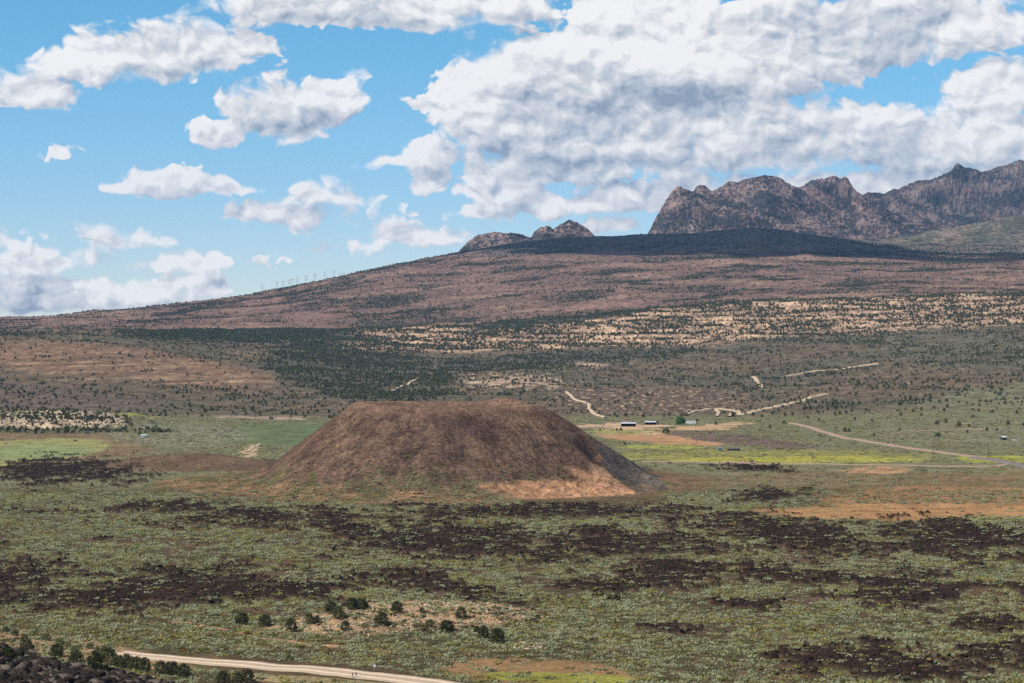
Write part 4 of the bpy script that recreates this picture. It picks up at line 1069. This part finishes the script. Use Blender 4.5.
# ------------------------------------------------------------------ SKY with cumulus
w = bpy.data.worlds.new('World'); scene.world = w; w.use_nodes = True; nt = w.node_tree; nt.nodes.clear()
sky = N(nt, 'ShaderNodeTexSky', sky_type='NISHITA'); sky.sun_disc = False; sky.sun_elevation = SUN_EL
sky.sun_rotation = math.atan2(TOSUN[0], TOSUN[1]); sky.altitude = 1500; sky.air_density = 1.0; sky.dust_density = 0.05; sky.ozone_density = 2.0
SH_REL, SH_BASE, SH_LAY = 1.0, 1.0, 1.4
CL = [(-8, 85, 24, 34, 30), (45, 98, 44, 26, 22), (92, 70, 50, 34, 30), (150, 62, 56, 38, 38), (203, 56, 46, 32, 28), (245, 48, 26, 18, 14),
      (284, 116, 60, 40, 40), (325, 100, 46, 26, 26), (226, 138, 36, 20, 18), (290, 10, 80, 36, 30), (390, 18, 90, 36, 26), (490, 5, 80, 34, 32), (68, 157, 22, 10, 10),
      (168, 186, 38, 20, 18), (225, 190, 34, 9, 9), (300, 218, 64, 18, 18), (318, 198, 26, 16, 14), (345, 200, 22, 8, 8), (118, 243, 56, 14, 14), (25, 268, 56, 22, 26), (0, 242, 20, 10, 12), (80, 290, 110, 18, 16),
      (215, 262, 34, 14, 12), (190, 285, 56, 12, 14), (255, 265, 24, 10, 10), (108, 190, 12, 5, 5), (385, 165, 26, 6, 6),
      (425, 105, 16, 12, 14), (475, 118, 54, 62, 40), (560, 92, 110, 72, 60), (680, 70, 150, 76, 60), (810, 50, 150, 56, 40), (940, 38, 110, 38, 30), (640, 15, 110, 30, 40),
      (600, 150, 170, 36, 36), (770, 145, 150, 44, 44), (900, 150, 110, 44, 40), (1000, 100, 54, 34, 30), (985, 145, 70, 34, 40), (550, 205, 90, 14, 14), (428, 185, 24, 22, 20), (410, 240, 56, 22, 20), (460, 212, 50, 12, 10),
      (600, 228, 18, 9, 10), (555, 172, 60, 22, 22), (870, 185, 120, 20, 20), (665, 200, 90, 20, 22), (350, 248, 30, 10, 12), (430, 158, 30, 24, 24), (130, 295, 80, 16, 14), (50, 305, 90, 16, 14), (500, 190, 60, 24, 20), (780, 190, 130, 24, 24), (950, 185, 100, 24, 24), (620, 225, 40, 12, 10), (170, 268, 40, 12, 10), (560, 150, 70, 30, 24), (700, 130, 80, 30, 30), (60, 262, 60, 16, 14), (30, 290, 70, 20, 16)]
def VM(nt, op, a, b=None):
    n = N(nt, 'ShaderNodeVectorMath', operation=op)
    for i, v in enumerate((a, b)):
        if v is None: continue
        if isinstance(v, tuple): n.inputs[i].default_value = v
        else: nt.links.new(v, n.inputs[i])
    return n
def group(name, outs):
    g = bpy.data.node_groups.new(name, 'ShaderNodeTree'); g.interface.new_socket('P', in_out='INPUT', socket_type='NodeSocketVector')
    for o in outs: g.interface.new_socket(o, in_out='OUTPUT', socket_type='NodeSocketFloat')
    return g, g.nodes.new('NodeGroupInput').outputs[0], g.nodes.new('NodeGroupOutput')
# where the cloud masses lie
gm, P, go = group('cloud_mass', ['Mass'])
acc = None
for cx, cy, rx, ru, rb in CL:
    rb = rb * 0.75 if ru < 50 else rb
    q = VM(gm, 'SUBTRACT', P, ((cx - CX) / 100, (HOR - cy) / 100, 0)).outputs[0]
    a = VM(gm, 'MULTIPLY', q, (100 / rx, 100 / ru, 0)).outputs[0]
    b = VM(gm, 'MULTIPLY', q, (100 / rx, -100 / rb, 0)).outputs[0]
    L = VM(gm, 'LENGTH', VM(gm, 'MAXIMUM', a, b).outputs[0]).outputs['Value']
    L = mathn(gm, 'MULTIPLY_ADD', L, (min(ru, 60) / 38) ** 0.7, -(min(ru, 60) / 38) ** 0.7)
    acc = L if acc is None else mathn(gm, 'SMOOTH_MIN', acc, L, 0.15)
mass = mathn(gm, 'MULTIPLY', acc, -1.0)
sep = N(gm, 'ShaderNodeSeparateXYZ'); gm.links.new(P, sep.inputs[0])
out = mathn(gm, 'MAXIMUM', ramp(gm, mathn(gm, 'ABSOLUTE', sep.outputs[0]), 5.4, 7.0, 0, 1), ramp(gm, sep.outputs[1], 3.5, 4.6, 0, 1))
mass2 = mathn(gm, 'SUBTRACT', mathn(gm, 'MULTIPLY_ADD', noise(gm, 0.35, 1, 0.5, P), 5.0, -2.6), mathn(gm, 'MULTIPLY_ADD', out, -6.0, 6.0))
gm.links.new(mathn(gm, 'MAXIMUM', mass, mass2), go.inputs[0])
# their billows
gb, P, go = group('cloud_billows', ['Billow'])
def noise2(nt, scale, detail, rough, vec):
    n = N(nt, 'ShaderNodeTexNoise', noise_dimensions='2D'); n.inputs['Scale'].default_value = scale; n.inputs['Detail'].default_value = detail
    n.inputs['Roughness'].default_value = rough; nt.links.new(vec, n.inputs['Vector']); return n.outputs['Fac']
def puffs(scale, smooth, vec):
    v = N(gb, 'ShaderNodeTexVoronoi', feature='SMOOTH_F1', voronoi_dimensions='2D'); v.inputs['Scale'].default_value = scale
    v.inputs['Smoothness'].default_value = smooth; gb.links.new(vec, v.inputs['Vector']); return v.outputs['Distance']
PS = VM(gb, 'MULTIPLY', P, (1.0, 1.3, 1)).outputs[0]
wb = N(gb, 'ShaderNodeTexNoise', noise_dimensions='2D'); wb.inputs['Scale'].default_value = 5.0; wb.inputs['Detail'].default_value = 3; gb.links.new(PS, wb.inputs['Vector'])
PS = VM(gb, 'ADD', PS, VM(gb, 'MULTIPLY', VM(gb, 'SUBTRACT', wb.outputs['Color'], (.5, .5, .5)).outputs[0], (.22, .22, 0)).outputs[0]).outputs[0]
dn = mathn(gb, 'MULTIPLY_ADD', puffs(1.6, 0.45, PS), -0.80, 0.50)
dn = mathn(gb, 'MULTIPLY_ADD', puffs(3.9, 0.3, PS), -0.52, dn)
dn = mathn(gb, 'MULTIPLY_ADD', puffs(9.0, 0.25, PS), -0.27, dn)
dn = mathn(gb, 'MULTIPLY_ADD', noise2(gb, 1.6, 8, 0.56, PS), 0.85, mathn(gb, 'ADD', dn, -0.22))
gb.links.new(dn, go.inputs[0])
dirv = N(nt, 'ShaderNodeTexCoord').outputs['Generated']
sp = N(nt, 'ShaderNodeSeparateXYZ'); nt.links.new(dirv, sp.inputs[0])
az = mathn(nt, 'MULTIPLY', mathn(nt, 'ARCTAN2', sp.outputs[0], sp.outputs[1]), F / 100); el = mathn(nt, 'MULTIPLY', mathn(nt, 'ARCSINE', sp.outputs[2]), F / 100)
cb = N(nt, 'ShaderNodeCombineXYZ'); nt.links.new(az, cb.inputs[0]); nt.links.new(el, cb.inputs[1]); P = cb.outputs[0]
wn = N(nt, 'ShaderNodeTexNoise', noise_dimensions='2D'); wn.inputs['Scale'].default_value = 1.7; wn.inputs['Detail'].default_value = 3; nt.links.new(P, wn.inputs['Vector'])
PW = VM(nt, 'ADD', P, VM(nt, 'MULTIPLY', VM(nt, 'SUBTRACT', wn.outputs['Color'], (.5, .5, .5)).outputs[0], (.26, .20, 0)).outputs[0]).outputs[0]
def call(g, p, off=None):
    q = nt.nodes.new('ShaderNodeGroup'); q.node_tree = g
    nt.links.new(VM(nt, 'ADD', p, off).outputs[0] if off else p, q.inputs[0]); return q.outputs[0]
m0 = call(gm, PW); m2 = call(gm, PW, (-0.05, 0.20, 0)); b0 = call(gb, PW); b1 = call(gb, PW, (-0.055, 0.085, 0))
d0 = mathn(nt, 'ADD', mathn(nt, 'MINIMUM', mathn(nt, 'MULTIPLY', m0, 1.35), 1.4), b0)
alpha = ramp(nt, d0, -0.03, mathn(nt, 'MAXIMUM', mathn(nt, 'MULTIPLY_ADD', noise2(nt, 0.9, 2, 0.5, P), 1.5, -0.45), 0.10), 0, 1)
rel = mathn(nt, 'SUBTRACT', b0, b1)                                   # billow faces turned to the sun
base = mathn(nt, 'SUBTRACT', m0, m2)                                  # undersides have more cloud above them
lay = noise2(nt, 0.9, 3, 0.45, VM(nt, 'MULTIPLY', PW, (0.5, 2.3, 1)).outputs[0])
thick = ramp(nt, m0, 0.05, 0.75, 0, 1)
sh = mathn(nt, 'ADD', mathn(nt, 'MULTIPLY', rel, SH_REL), mathn(nt, 'MULTIPLY', mathn(nt, 'MAXIMUM', mathn(nt, 'MINIMUM', base, 0.22), -0.24), SH_BASE))
sh = mathn(nt, 'ADD', sh, mathn(nt, 'MAXIMUM', mathn(nt, 'MULTIPLY', mathn(nt, 'SUBTRACT', lay, 0.52), mathn(nt, 'MULTIPLY_ADD', thick, SH_LAY, 0.4)), -0.26))
sh = mathn(nt, 'ADD', sh, mathn(nt, 'MULTIPLY_ADD', thick, -0.10, 0.73))
cr = N(nt, 'ShaderNodeValToRGB'); nt.links.new(sh, cr.inputs[0]); e = cr.color_ramp.elements
e[0].position = 0.0; e[0].color = (0.31, 0.37, 0.47, 1); e[1].position = 1.0; e[1].color = (1.0, 0.98, 0.955, 1)
q = e.new(0.35); q.color = (0.54, 0.585, 0.655, 1); q = e.new(0.66); q.color = (0.76, 0.76, 0.78, 1)
bs = N(nt, 'ShaderNodeBackground'); nt.links.new(mixrgb(nt, 1.0, sky.outputs[0], mixrgb(nt, ramp(nt, el, 0.0, 3.4, 0, 1), (0.86, 0.93, 1.10), (0.52, 0.98, 1.12)), 'MULTIPLY'), bs.inputs[0]); bs.inputs[1].default_value = 0.115
bc = N(nt, 'ShaderNodeBackground'); nt.links.new(cr.outputs[0], bc.inputs[0]); bc.inputs[1].default_value = 1.0
mx = N(nt, 'ShaderNodeMixShader'); nt.links.new(mathn(nt, 'MULTIPLY', alpha, 0.97), mx.inputs[0]); nt.links.new(bs.outputs[0], mx.inputs[1]); nt.links.new(bc.outputs[0], mx.inputs[2])
wo = N(nt, 'ShaderNodeOutputWorld'); nt.links.new(mx.outputs[0], wo.inputs[0])
w.cycles.sampling_method = 'NONE'

s = bpy.data.lights.new('sun', 'SUN'); s.energy = 5.0; s.angle = R(0.5); s.color = (1, 0.955, 0.89)
so = link(bpy.data.objects.new('sun', s)); so.rotation_euler = Vector(TOSUN).to_track_quat('Z', 'Y').to_euler()

cam = bpy.data.cameras.new('camera'); cam.sensor_width = 36; cam.lens = F / 1024 * 36; cam.clip_start = 1; cam.clip_end = 60000
cam.shift_y = (HOR - 341.5) / 1024
co = link(bpy.data.objects.new('camera', cam)); co.location = (0, 0, CAMH); co.rotation_euler = (R(90), 0, 0); scene.camera = co

scene.view_settings.view_transform = 'Standard'; scene.view_settings.look = 'None'; scene.view_settings.exposure = 0; scene.view_settings.gamma = 1
c_ = scene.cycles; c_.max_bounces = 3; c_.diffuse_bounces = 1; c_.glossy_bounces = 1; c_.transmission_bounces = 2; c_.volume_bounces = 0; c_.transparent_max_bounces = 4
c_.use_denoising = False; c_.use_adaptive_sampling = True; c_.adaptive_threshold = 0.02
try: c_.denoiser = 'OPENIMAGEDENOISE'
except Exception: pass
